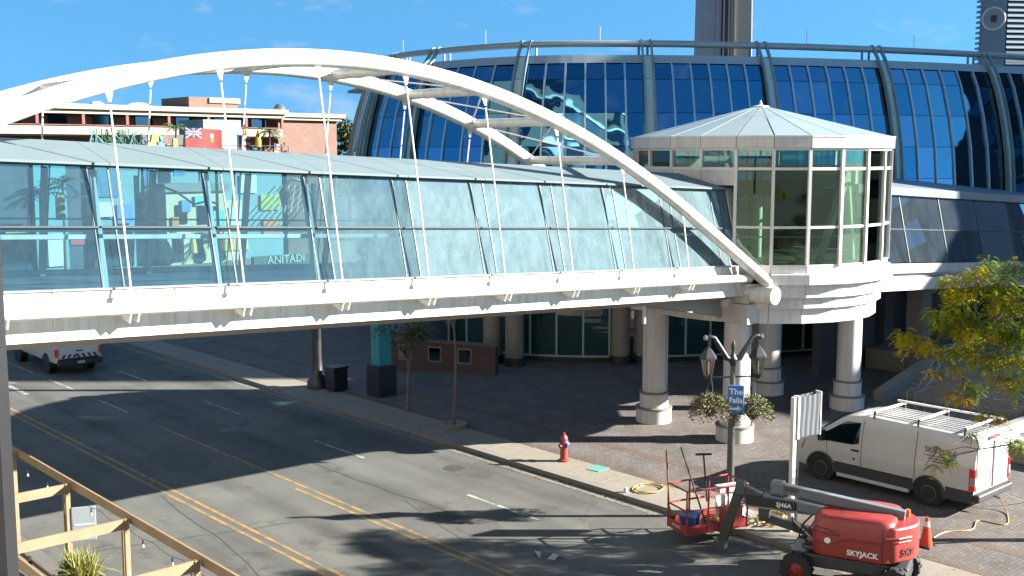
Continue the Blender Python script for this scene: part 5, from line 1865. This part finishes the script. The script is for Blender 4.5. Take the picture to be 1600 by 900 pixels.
bfl = MB().hexa([bp_(-bw, -bd, BKZ), bp_(bw, -bd, BKZ), bp_(bw, bd, BKZ), bp_(-bw, bd, BKZ), bp_(-bw, -bd, BKZ + .06), bp_(bw, -bd, BKZ + .06), bp_(bw, bd, BKZ + .06), bp_(-bw, bd, BKZ + .06)]).build('basket', RED, BL)
cor = [(-bw, -bd), (bw, -bd), (bw, bd), (-bw, bd)]
for zz, nm in ((BKZ + bh, 'top_rail'), (BKZ + bh * .55, 'mid_rail')):
    MB().tube([bp_(u, v, zz) for u, v in cor], .03, 8, closed=True).build(nm, RED, bfl, smooth=True)
for (u, v) in cor + [(-bw * .3, bd), (bw * .35, bd), (-bw * .3, -bd), (bw * .35, -bd)]:
    MB().tube([bp_(u, v, BKZ), bp_(u, v, BKZ + bh)], .03, 8).build('post', RED, bfl, smooth=True)
for (a, b) in zip(cor, cor[1:] + cor[:1]):
    MB().bar(bp_(*a, BKZ + .12), bp_(*b, BKZ + .12), .02, .26).build('toe_board', RED, bfl)
MB().bar(bp_(.05, -bd - .03, BKZ + .32), bp_(bw * .8, -bd - .03, BKZ + .32), .05, .6).build('mount_plate', RED, bfl)
MB().bar(bp_(-.02, -bd + .06, BKZ + .62), bp_(.46, -bd + .06, BKZ + .62), .03, .6).build('manual_box', SKW, bfl)
MB().bar(bp_(.05, -bd + .12, BKZ + 1.02), bp_(.75, -bd + .12, BKZ + 1.02), .26, .2).build('control_box', mat('control_white', (.42, .41, .39), .5, k=1), bfl, bevel=.02)
tl_ = bp_(-bw - .02, 0, BKZ + .13)
text('lettering', 'SKYJACK', .11, SKW, BL, tl_, (rad(90), 0, math.atan2(LU.y, LU.x) - rad(111) - rad(90)), ext=.002)
MB().tube([bp_(.25, -bd + .0, BKZ + .95), bp_(.32, -bd - .02, BKZ + .7), bp_(.12, -bd - .02, BKZ + .5), bp_(.05, -bd + .0, BKZ + .85), bp_(.2, -bd - .02, BKZ + .6), bp_(.1, -bd - .03, BKZ + .3)], .014, 5).build('cable', BLACK, bfl)

# things carried in the basket
t = thing('blue_tote', 'blue plastic tote box standing in the lift basket', 'box', (0, 0, 0))
c = w_(bp_(-.50, .0, BKZ + .06))
t.location = c
t.rotation_euler = (0, 0, rad(20))
MB().hexa([(-.22, -.15, 0), (.22, -.15, 0), (.22, .15, 0), (-.22, .15, 0), (-.27, -.19, .32), (.27, -.19, .32), (.27, .19, .32), (-.27, .19, .32)]).build('tub', mat('blue_plastic', (0.02, 0.13, 0.5), .4), t, bevel=.02)
MB().box(-.29, .29, -.21, .21, .30, .34).build('rim', mat('blue_plastic', (0.02, 0.13, 0.5), .4), t, bevel=.01)
WOOD = mat('pole_wood', (0.34, 0.18, 0.08), .6)


def pole(label, a, b, m, head=None):
    t_ = thing('pole', label, 'pole', tuple(a), group='cleaning poles in the lift basket')
    b = Vector(b) - Vector(a)
    MB().tube([(0, 0, 0), tuple(b)], .022, 8).build('shaft', m, t_, smooth=True)
    if head:
        h = Vector(head) * .5
        MB().bar(b - h, b + h, .04, .05).build('head', BLACK, t_)


pole('wooden pole with brown grip leaning at the left end of the lift basket', w_(bp_(-.84, .36, BKZ + .1)), w_(bp_(-.98, .40, BKZ + 1.95)), WOOD)
pole('long black pole leaning diagonally through the middle of the lift basket', w_(bp_(-.25, -.38, BKZ + .08)), w_(bp_(-.62, .30, BKZ + 2.0)), BLACK)
pole('black squeegee with a T shaped head at the back of the lift basket', w_(bp_(.22, .36, BKZ + .5)), w_(bp_(.10, .38, BKZ + 1.72)), DARKM, head=(.32, -.25, 0))
HOSE = mat('yellow_hose', (0.62, 0.42, 0.07), .5, .15, 4)


def coil(label, c, r0, turns, seed, grp, zamp=.05, name='hose'):
    rr_ = random.Random(seed)
    pts = []
    n = int(26 * turns)
    for k in range(n):
        a = 2 * math.pi * k / 26
        rr = r0 * (1 + .18 * math.sin(a * .37 + seed) + rr_.uniform(-.03, .03))
        pts.append((c[0] + rr * math.cos(a) * 1.3, c[1] + rr * math.sin(a), c[2] + .015 + zamp * abs(math.sin(a * .61 + seed))))
    o = MB().tube(pts, .016, 6).build(name, HOSE, smooth=True)
    return tag(o, label, 'hose', grp)


c = w_(bp_(.1, .05, BKZ + .06))
coil('yellow rope bundle lying on the lift basket floor', c, .16, 5, 3, 'yellow hoses', .12)
coil('loose loop of yellow hose on the pavement left of the lift basket', (23.15, 19.95, PAV), .38, 2.3, 8, 'yellow hoses', .03)
coil('tangled pile of yellow hose by the kerb behind the lift jib', (23.35, 16.0, PAV), .30, 6, 5, 'yellow hoses', .2)


def run(name, label, pts, m, r_, grp=None, cat='hose'):
    P = [Vector(p) for p in pts]
    out = []
    for i in range(len(P) - 1):
        for k in range(8):
            u = k / 8
            p0, p1, p2, p3 = P[max(0, i - 1)], P[i], P[i + 1], P[min(len(P) - 1, i + 2)]
            out.append(.5 * ((2 * p1) + (-p0 + p2) * u + (2 * p0 - 5 * p1 + 4 * p2 - p3) * u * u + (-p0 + 3 * p1 - 3 * p2 + p3) * u ** 3))
    out.append(P[-1])
    return tag(MB().tube(out, r_, 6).build(name, m, smooth=True), label, cat, grp)


run('hose', 'yellow hose running from the traffic cone across the pavers to the van', [(24.9, 12.6, PAV + .015), (25.9, 12.65, PAV + .015), (26.6, 12.3, PAV + .015), (27.4, 12.5, PAV + .015), (27.6, 11.9, PAV + .015), (28.4, 12.2, PAV + .015), (28.8, 12.5, .25), (28.9, 12.75, .6)], HOSE, .016, 'yellow hoses')
run('hose', 'yellow hose dropping over the kerb from the pile beside the lift jib', [(23.3, 16.1, PAV + .02), (22.7, 16.1, PAV + .06), (22.1, 16.3, .02), (21.9, 16.8, .02), (22.3, 17.2, .15), (22.9, 16.9, PAV + .02)], HOSE, .014, 'yellow hoses')
run('cable', 'dark cable trailing from the back of the van onto the pavers', [(28.9, 12.75, .6), (29.4, 12.4, .3), (30.2, 12.2, PAV + .02), (31.5, 11.5, PAV + .02)], BLACK, .014, None, 'cable')
MBK = thing('pail', 'white plastic pail by the kerb behind the lift jib', 'bucket', (22.85, 16.65, PAV))
MB().lathe(0, 0, [(.13, 0), (.16, .38), (.17, .4), (.15, .4), (.14, .36)], 18).build('tub', PANEL, MBK, smooth=True)
MB().tube([(.16 * math.cos(a), 0, .36 + .16 * math.sin(a)) for a in [math.pi * k / 8 for k in range(9)]], .006, 5).build('handle', STEEL, MBK)
m = MB()
for k in range(7):
    a = k * .9
    m.tube([(0, 0, .02), (.12 * math.cos(a), .12 * math.sin(a), .12), (.25 * math.cos(a + .3), .25 * math.sin(a + .3), .03)], .03, 5)
rag = m.build('rag', PANELG, smooth=True)
rag.location = (23.1, 16.75, PAV + .35)
rag.location = (23.3, 16.85, PAV)
tag(rag, 'crumpled pale rag next to the white pail', 'cloth')
v = MB().lathe(22.45, 20.2, [(.05, PAV), (.06, PAV + .1), (.03, PAV + .16)], 10)
tag(v.build('nozzle', PANELG, smooth=True), 'small pale hose fitting lying on the kerb edge', 'fitting')
tag(MB().prism([(23.35, 22.1), (23.9, 22.15), (23.85, 22.65), (23.3, 22.55)], PAV, PAV + .015).build('mat', mat('turquoise_mat', (0.16, 0.5, 0.42), .7)), 'small turquoise sheet lying flat on the pavement', 'sheet')
lit = MB()
lit.add([(17.5, 18.2, .01), (17.8, 18.3, .05), (17.75, 18.05, .09), (17.55, 18.0, .02)], [(0, 1, 2), (0, 2, 3), (0, 1, 3)])
lit.add([(17.4, 18.35, .01), (17.7, 18.6, .03), (17.55, 18.7, .06)], [(0, 1, 2)])
tag(lit.build('litter', FWH), 'crumpled white paper litter on the road', 'litter')

# --- cone
CN = thing('traffic_cone', 'orange traffic cone with white collar beside the lift', 'traffic cone', (24.66, 12.5, PAV))
CNO = mat('cone_orange', (0.85, 0.06, 0.02), .4, .08, k=.8)
MB().box(-.19, .19, -.19, .19, 0, .03).build('base', BLACK, CN, bevel=.01)
MB().lathe(0, 0, [(.155, .03), (.10, .34), (.04, .72), (.03, .72)], 24).build('body', CNO, CN, smooth=True)
MB().lathe(0, 0, [(.075, .50), (.057, .62), (.056, .62)], 24).build('collar', SKW, CN, smooth=True)
# --- hydrant
HY = thing('fire_hydrant', 'red fire hydrant with blue collar on the pavement edge', 'fire hydrant', (23.44, 23.65, PAV))
HYR = mat('hydrant_red', (0.52, 0.07, 0.06), .45, .12)
MB().lathe(0, 0, [(.17, 0), (.17, .05), (.12, .07), (.115, .55), (.15, .57), (.15, .62), (.12, .64), (.12, .72), (.07, .82), (.03, .84)], 20).build('barrel', HYR, HY, smooth=True)
MB().tube([(0, 0, .82), (0, 0, .9)], .035, 6).build('nut', HYR, HY)
HYB = mat('hydrant_blue', (0.05, 0.08, 0.35), .5)
for d_ in ((-1, 0), (1, 0), (0, -1)):
    MB().tube([(d_[0] * .1, d_[1] * .1, .5), (d_[0] * .19, d_[1] * .19, .5)], .06, 12).build('outlet', HYB if d_[1] else HYR, HY, smooth=True)
MB().tube([(.105 * math.cos(a), .105 * math.sin(a), .60) for a in [2 * math.pi * k / 16 for k in range(16)]], .05, 8, closed=True).build('collar', HYB, HY, smooth=True)
# --- double lantern post
LP = thing('lamp_post', 'dark lamp post with two curved arms and glass lanterns', 'lamp post', (23.25, 17.25, PAV), rad(-32))
PGR = mat('post_grey', (0.17, 0.175, 0.18), .4, .1, metal=.3)
MB().lathe(0, 0, [(.2, 0), (.2, .1), (.12, .2), (.105, .6), (.085, 2.6), (.06, 4.05)], 16).build('pole', PGR, LP, smooth=True)
MB().lathe(0, 0, [(.06, 3.9), (.1, 4.0), (.12, 4.1), (.06, 4.2), (.04, 4.3), (.07, 4.42), (.02, 4.58)], 14).build('finial', DARKM, LP, smooth=True)
MB().bar((-.62, 0, 3.62), (.62, 0, 3.62), .035).build('basket_arm', DARKM, LP)
LENS = glass('lantern_glass', (.75, .74, .70), .1, haze=.25, hazec=(.35, .34, .31))
for s in (-1, 1):
    MB().tube([(s * .02, 0, 4.08), (s * .18, 0, 4.12), (s * .34, 0, 4.38), (s * .52, 0, 4.66), (s * .66, 0, 4.70), (s * .74, 0, 4.62)], [.07, .08, .07, .06, .055, .05], 10).build('arm', DARKM, LP, smooth=True)
    MB().lathe(s * .76, 0, [(.01, 4.60), (.06, 4.63), (.06, 4.70), (.01, 4.74)], 10).build('arm_ball', STEEL, LP, smooth=True)
    x = s * .68
    ln = MB().lathe(x, 0, [(.11, 3.66), (.20, 4.14), (.20, 4.145)], 6).build('lantern', LENS, LP)
    MB().lathe(x, 0, [(.25, 4.12), (.24, 4.17), (.10, 4.36), (.03, 4.42), (.02, 4.56)], 6).build('lantern_roof', DARKM, ln)
    MB().lathe(x, 0, [(.03, 3.54), (.10, 3.61), (.12, 3.68)], 6).build('lantern_foot', DARKM, ln)
    MB().cyl(x, 0, 3.72, 4.05, .035, n=8).build('bulb', FWH, ln)
    for k in range(6):
        a = 2 * math.pi * k / 6
        MB().bar((x + .112 * math.cos(a), .112 * math.sin(a), 3.66), (x + .202 * math.cos(a), .202 * math.sin(a), 4.14), .022).build('lantern_bar', DARKM, ln)
LPm = LP.matrix_basis.copy()
PLT = [mat('basket_leaf', (0.095, 0.115, 0.045), .7, .3, 4, k=1), mat('basket_leaf_pale', (0.15, 0.16, 0.07), .7, .3, 4, k=1), mat('basket_dry', (0.19, 0.14, 0.08), .8, .3, 4, k=1)]
for s, lab, zz in ((-1, 'dry hanging flower basket on chains left of the blue sign', 3.0), (1, 'green hanging flower basket right of the blue sign', 2.88)):
    c = LPm @ Vector((s * .58, 0, 0))
    t = thing('hanging_basket', lab, 'hanging basket', (c.x, c.y, zz), group='hanging baskets on the lamp post')
    MB().lathe(0, 0, [(.08, -.28), (.2, -.15), (.26, 0), (.24, 0)], 16).build('pot', mat('coir', (0.16, 0.11, 0.06), .9, .3, 8), t, smooth=True)
    for k in range(3):
        a = 2 * math.pi * k / 3
        MB().tube([(.25 * math.cos(a), .25 * math.sin(a), 0), (0, 0, 3.62 + PAV - zz)], .007, 4).build('chain', STEEL, t)
    rr_ = random.Random(40 + s)
    m = MB()
    for k in range(2200):
        a = rr_.uniform(0, 6.28)
        rr = .52 * rr_.random() ** .55
        q = Vector((rr * math.cos(a), rr * math.sin(a), .36 * (1 - (rr / .55) ** 2) * rr_.random() - .85 * max(0, rr - .2) * rr_.random() * 1.6 + .02))
        m.cur = rr_.choice((0, 1, 1, 2) if s < 0 else (0, 0, 1, 1))
        if s < 0 and q.z < -.04:
            m.cur = 2
        leaf_quad(m, q, Vector((math.cos(a), math.sin(a), rr_.gauss(.1, .6))).normalized(), Vector((rr_.gauss(0, .5), rr_.gauss(0, .5), 1)), rr_.uniform(.06, .11), .04)
    f_ = m.build('foliage', PLT, t)
    f_['kind'] = 'stuff'
SGB = mat('sign_blue', (0.012, 0.15, 0.50), .4, .04, k=1)
SG = thing('street_sign', 'blue street sign reading The Falls fixed to the lamp post', 'sign', (23.25, 17.25, PAV), rad(-52))
MB().box(-.11, .29, -.16, -.13, 2.66, 3.42).build('board', SGB, SG, bevel=.01)
MB().box(-.12, .30, -.134, -.12, 2.65, 3.43).build('border', FWH, SG, bevel=.01)
text('lettering', 'The', .22, SKW, SG, (.09, -.166, 3.26), (rad(90), 0, 0), ext=.002, bold=.005)
text('lettering', 'Falls', .20, SKW, SG, (.09, -.166, 3.03), (rad(90), 0, 0), ext=.002, bold=.005)
MB().add([(-.04, -.166, 2.78), (.13, -.166, 2.78), (.13, -.166, 2.72), (.24, -.166, 2.81), (.13, -.166, 2.90), (.13, -.166, 2.84), (-.04, -.166, 2.84)], [tuple(range(7))]).build('arrow', SKW, SG)
# --- wrapped sign panel on white post
WP = thing('wrapped_sign', 'white post sign with its panel wrapped in grey plastic sheet', 'sign', (23.15, 15.3, PAV), rad(-14))
MB().box(-.06, .06, -.06, .06, 0, 3.42).build('post', PANEL, WP, bevel=.01)
MB().box(.10, .16, -.05, .05, 0, 2.4).build('post', DARKM, WP)
wr = MB()
NXW, NZW = 30, 10
for side in (0, 1):
    base = len(wr.v)
    for i in range(NXW + 1):
        for j in range(NZW + 1):
            u = i / NXW
            yy = (-.09 if side == 0 else .09) + (.008 * math.sin(i * .9 + .8 * math.sin(j * .45 + 1)) * (1 if side == 0 else -1))
            wr.v.append((.09 + u * .70, yy, 2.42 + 1.0 * j / NZW + (.05 * u if j == NZW else 0)))
    for i in range(NXW):
        for j in range(NZW):
            wr.f.append((base + i * (NZW + 1) + j, base + (i + 1) * (NZW + 1) + j, base + (i + 1) * (NZW + 1) + j + 1, base + i * (NZW + 1) + j + 1))
            wr.mi.append(0)
wr.build('wrapped_panel', mat('grey_plastic_sheet', (.085, .10, .115), .5, .1, k=1), WP, smooth=True)
MB().box(.06, .12, -.09, .09, 2.36, 3.44).build('panel_frame', PANEL, WP)
MB().box(.78, .81, -.1, .1, 2.40, 3.50).build('panel_frame', PANEL, WP)
# --- things under the bridge
DL = thing('dark_lamp_post', 'thick black lamp post at the kerb behind the footbridge', 'lamp post', (23.64, 38.0, PAV))
MB().lathe(0, 0, [(.42, 0), (.42, .25), (.25, .5), (.2, 1.2), (.17, 4.5), (.1, 8.2)], 16).build('pole', DARKM, DL, smooth=True)
MB().tube([(0, 0, 7.6), (-.4, 0, 8.3), (-1.0, 0, 8.4), (-1.3, 0, 8.1)], .06, 8).build('arm', DARKM, DL, smooth=True)
MB().lathe(-1.3, 0, [(.12, 7.4), (.22, 7.9), (.05, 8.15)], 8).build('lantern', DARKM, DL)
BN = thing('litter_bin', 'square black litter bin beside the thick black lamp post', 'bin', (23.9, 37.0, PAV))
MB().box(-.33, .33, -.33, .33, .04, .92).build('body', BLACK, BN, bevel=.03)
MB().box(-.37, .37, -.37, .37, .92, 1.0).build('lid', DARKM, BN, bevel=.02)
CYP = thing('cyan_pillar', 'tall cyan advertising pillar on a black base under the footbridge', 'pillar', (24.75, 35.1, PAV))
MB().box(-.42, .42, -.42, .42, 0, 1.22).build('base', BLACK, CYP, bevel=.02)
MB().prism([(-.28, -.28), (.28, -.28), (.28, .28), (-.28, .28)], 1.22, 5.2).build('shaft', mat('bright_cyan', (0.05, 0.45, 0.55), .5, .08), CYP)
for k in range(3):
    MB().box(-.30, -.27, -.2 + k * .16, -.12 + k * .16, 1.3, 5.1).build('stripe', mat('pillar_stripe', (0.10, .55, .62), .5), CYP)
BW = thing('brick_kiosk', 'low brick wall with small white framed windows left of the tan columns', 'wall', (29.6, 37.4, PAV), rad(118))
MB().box(-2.6, 2.6, 0, .35, 0, 1.25).build('wall', brick_mat('dark_brick', (.075, .042, .035), (.06, .034, .03), (.06, .05, .045), .2, .08, rot=(math.pi / 2, 0, 0), var=.15), BW)
MB().box(-2.7, 2.7, -.05, .4, 1.25, 1.33).build('coping', mat('brown_coping', (.2, .15, .12), .7), BW)
for x in (-1.2, .2, 1.6):
    f_ = MB().box(x - .32, x + .32, .33, .38, .42, 1.10).build('window', STUC, BW)
    MB().box(x - .25, x + .25, .39, .41, .5, 1.04).build('pane', WIN, f_)
# stairs, ramps and rails under the link
ST = thing('concrete_stairs', 'wide concrete steps in the shade below the glazed link', 'stairs', (39.5, 17.2, PAV))
for k in range(6):
    MB().box(k * .42, 9.0, -.4, 4.2, k * .15, (k + 1) * .15).build('step', CONC, ST)
for x in (-.6,):
    MB().hexa([(-1.2, 4.2, 0), (2.6, 4.2, .0), (2.6, 4.6, 0), (-1.2, 4.6, 0), (-1.2, 4.2, .35), (2.6, 4.2, 1.2), (2.6, 4.6, 1.2), (-1.2, 4.6, .35)]).build('cheek_wall', CONC, ST)
RAILM = mat('rail_grey', (0.34, 0.36, 0.40), .4, .1, metal=.3)


def handrail(label, pts, post_every=1, h=.95):
    P = [Vector(p) for p in pts]
    t = thing('handrail', label, 'handrail', tuple(P[0]), group='metal handrails by the steps')
    o = P[0]
    MB().tube([p - o + Vector((0, 0, h)) for p in P], .03, 8).build('top_rail', RAILM, t, smooth=True)
    MB().tube([p - o + Vector((0, .28, h + .02)) for p in P], .03, 8).build('top_rail', RAILM, t, smooth=True)
    for p in P[1:-1] + [P[0] * .9 + P[1] * .1, P[-1] * .9 + P[-2] * .1]:
        q = p - o
        MB().bar(q, q + Vector((0, 0, h)), .045).build('post', RAILM, t)
        MB().bar(q + Vector((0, .28, 0)), q + Vector((0, .28, h)), .045).build('post', RAILM, t)


handrail('metal handrail nearest the right front column of the pavilion', [(36.5, 19.2, PAV), (37.3, 19.2, PAV), (39.6, 19.6, 1.1), (41.0, 19.7, 1.1)])
handrail('metal handrail in the middle of the steps under the link', [(37.2, 17.2, PAV), (38.2, 17.2, PAV), (41.2, 17.4, 1.15), (42.6, 17.5, 1.15)])
handrail('metal handrail farthest right by the fountain, behind the tree', [(39.0, 16.0, PAV), (39.9, 16.0, PAV), (42.8, 16.1, 1.1), (44.0, 16.2, 1.1)])
handrail('metal handrail on the upper landing below the link', [(41.5, 20.4, 1.0), (43.0, 20.4, 1.0), (46.0, 20.4, 1.9), (47.0, 20.4, 1.9)])
t = thing('baluster_fence', 'grey metal baluster fence on the shaded terrace behind the tree', 'fence', (44.0, 15.9, .3))
for z in (.1, 1.0):
    MB().bar((0, 0, z), (6.5, 0, z), .05).build('rail', RAILM, t)
bal = MB().box(-.015, .015, -.015, .015, .1, 1.0).mesh('baluster', RAILM)
for k in range(44):
    o = bpy.data.objects.new('baluster', bal)
    o.parent = t
    o.location = (k * .15, 0, 0)
    col.objects.link(o)
DK = thing('shaded_undercroft', 'dark stone back wall of the undercroft below the glazed link', 'wall', (0, 0, 0))
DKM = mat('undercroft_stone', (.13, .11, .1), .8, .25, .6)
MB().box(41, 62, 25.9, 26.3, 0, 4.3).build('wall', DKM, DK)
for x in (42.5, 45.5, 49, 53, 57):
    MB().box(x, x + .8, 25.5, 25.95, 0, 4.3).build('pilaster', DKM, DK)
MB().box(44, 62, 19.8, 25.5, PAV, 1.0).build('terrace', CONC, DK)
for x in (46.8, 50.4):
    MB().box(x, x + 1.9, 25.84, 25.95, 1.0, 3.4).build('doorway', BLACK, DK)
# fountain basin with churned white water, right edge
FN = thing('fountain', 'low fountain basin with churning white water at the right edge', 'fountain', (35.7, 13.0, PAV))
MB().box(-2.2, 2.2, -4.0, -3.7, 0, .5).build('rim', CONC, FN, bevel=.03)
MB().box(-2.2, 2.2, 2.6, 2.9, 0, .5).build('rim', CONC, FN, bevel=.03)
MB().box(-2.2, -1.9, -3.7, 2.6, 0, .5).build('rim', CONC, FN, bevel=.03)
MB().box(1.9, 2.2, -3.7, 2.6, 0, .5).build('rim', CONC, FN, bevel=.03)
wt = MB()
NW = 60
for i in range(NW + 1):
    for j in range(NW + 1):
        x, y = -1.9 + 3.8 * i / NW, -3.7 + 6.3 * j / NW
        wt.v.append((x, y, .36 + .16 * noise.noise(Vector((x * 2.3, y * 3.6, 1))) + .06 * noise.noise(Vector((x * 8, y * 9, 5)))))
for i in range(NW):
    for j in range(NW):
        wt.f.append((i * (NW + 1) + j, (i + 1) * (NW + 1) + j, (i + 1) * (NW + 1) + j + 1, i * (NW + 1) + j + 1))
        wt.mi.append(0)
wt.build('water', mat('white_water', (.55, .62, .72), .3, .75, 3.2, k=1), FN, smooth=True)
# ------------------------------------------------------------------ timber pergola, lower left
PG = thing('timber_pergola', 'raw timber pergola frame with string lights beside the road', 'pergola', (0, 0, 0))
TIM = mat('raw_timber', (0.46, 0.33, 0.20), .75, .25, 3.0, bump=.2, bscale=40, k=.42)
zt = 2.6
MB().bar((8.42, 12.0, zt - .10), (8.42, 27.6, zt - .10), .045, .19).build('edge_beam', TIM, PG)
MB().bar((6.05, 12.0, zt - .12), (6.05, 20.6, zt - .12), .045, .19).build('edge_beam', TIM, PG)
for i, y in enumerate((26.7, 23.35, 20.3, 17.35, 14.4)):
    MB().bar((5.3, y, zt - .16), (8.28, y, zt - .16), .045, .2).build('cross_beam', TIM, PG)
    p_ = MB().bar((8.30, y, PAV), (8.30, y, zt - .06), .09).build('post', TIM, PG)
    MB().bar((8.30, y + .13, PAV), (8.30, y + .13, zt - .2), .04, .09).build('post_cheek', TIM, p_)
    if i >= 2:
        MB().bar((6.1, y, PAV), (6.1, y, zt - .2), .09).build('post', TIM, PG)
wire = []
for k in range(61):
    y = 13.0 + 14.2 * k / 60
    wire.append((8.34, y, zt - .24 - .07 * abs(math.sin(math.pi * (y - 13) / 1.25))))
MB().tube(wire, .006, 4).build('light_wire', BLACK, PG)
for k in range(12):
    y = 13.4 + k * 1.25
    b = MB().lathe(8.34, y, [(.012, zt - .40), (.03, zt - .46), (.012, zt - .47)][::-1], 8).build('bulb', FWH, PG, smooth=True)
    MB().cyl(8.34, y, zt - .40, zt - .32, .016, n=6).build('bulb_socket', BLACK, b)
tag(MB().box(5.2, 8.75, 11.0, 28.0, -.01, .10).build('patio_deck', mat('patio_boards', (.2, .19, .17), .8, .2, 1.0)), kind='structure')
t = thing('notice_board', 'blank white notice board fixed to a pergola post', 'notice board', (8.37, 23.28, 1.28), rad(-25))
MB().box(-.02, .46, -.02, .02, 0, .74).build('board', mat('notice_white', (.20, .23, .25), .5, .06, k=1), t, bevel=.01)
MB().box(.02, .42, -.026, -.02, .34, .37).build('hanging_strip', PANELG, t)
t = thing('slat_bench', 'dark slatted bench screen under the pergola', 'bench', (7.55, 23.4, .1), rad(90))
for k in range(5):
    MB().bar((-1.3, 0, .2 + k * .17), (1.5, 0, .2 + k * .17), .03, .09).build('slat', mat('brown_slat', (.13, .075, .05), .7, .2), t)
for x in (-1.3, .1, 1.5):
    MB().bar((x, .04, 0), (x, .04, 1.0), .06).build('upright', BLACK, t)
t = thing('grass_planter', 'black planter box with tufted yellow green ornamental grass', 'planter', (8.30, 22.75, .1), 0)
MB().box(-.32, .32, -.5, .5, 0, .62).build('box', BLACK, t, bevel=.02)
rr_ = random.Random(77)
m = MB()
for k in range(700):
    a = rr_.uniform(0, 6.28)
    el = rr_.uniform(.35, 1.4)
    L = rr_.uniform(.4, .75)
    b0 = Vector((rr_.uniform(-.2, .2), rr_.uniform(-.32, .32), .58))
    d = Vector((math.cos(a) * math.cos(el), math.sin(a) * math.cos(el), math.sin(el)))
    mid = b0 + d * L * .55
    tip = b0 + d * L + Vector((0, 0, -.22 * (1.5 - el)))
    sd_ = d.cross(Vector((0, 0, 1))).normalized() * .011
    m.cur = rr_.randrange(3)
    m.add([b0 - sd_, b0 + sd_, mid + sd_, mid - sd_, tip], [(0, 1, 2, 3), (3, 2, 4)])
gs = m.build('grass', [mat('grass_lime', (.36, .40, .07), .6, .2), mat('grass_straw', (.52, .44, .13), .6, .2), mat('grass_green', (.17, .26, .05), .6, .2)], t)
gs['kind'] = 'stuff'
t = thing('grass_planter', 'small potted green plant at the far end of the pergola', 'planter', (7.6, 27.0, .1))
MB().box(-.25, .25, -.25, .25, 0, .5).build('box', BLACK, t, bevel=.02)
m = MB()
for k in range(260):
    a = rr_.uniform(0, 6.28)
    leaf_quad(m, Vector((rr_.gauss(0, .14), rr_.gauss(0, .14), .5 + abs(rr_.gauss(0, .25)))), Vector((math.cos(a), math.sin(a), rr_.uniform(-.2, .8))).normalized(), Vector((0, 0, 1)), .2, .05)
gs = m.build('leaves', DG[2], t)
gs['kind'] = 'stuff'
# dark post of the window the view is taken through
WM = tag(MB().box(-.06, .0, -.05, .05, 7.9, 10.6).build('window_mullion', mat('dark_window_frame', (.012, .012, .014), .6, .3, 30, k=1, spec=.2)), 'dark window frame post running up the left edge of the picture', 'window frame')
WM.location = (.1765, .5775, 0)
WM.rotation_euler = (0, 0, rad(-20))
# fallen locust leaves gathered along the gutter and on the pavers
m = MB()
rr_ = random.Random(91)
for k in range(1500):
    if k % 3:
        x, y, z = 22.05 + rr_.gauss(0, .12), rr_.uniform(9, 34), .012
        if x > 22.22:
            continue
    else:
        x, y, z = rr_.uniform(22.7, 31), rr_.uniform(8, 27), PAV + .006
    m.cur = rr_.randrange(3)
    leaf_quad(m, Vector((x, y, z)), Vector((rr_.gauss(0, 1), rr_.gauss(0, 1), .1)).normalized(), Vector((0, 0, 1)), rr_.uniform(.05, .10), .035)
tag(m.build('fallen_leaves', [mat('dry_leaf_brown', (.17, .11, .05), .9), mat('dry_leaf_tan', (.30, .22, .09), .9), LEAFG[2]]), 'small dry fallen leaves scattered along the gutter and pavers', 'leaves', kind='stuff')
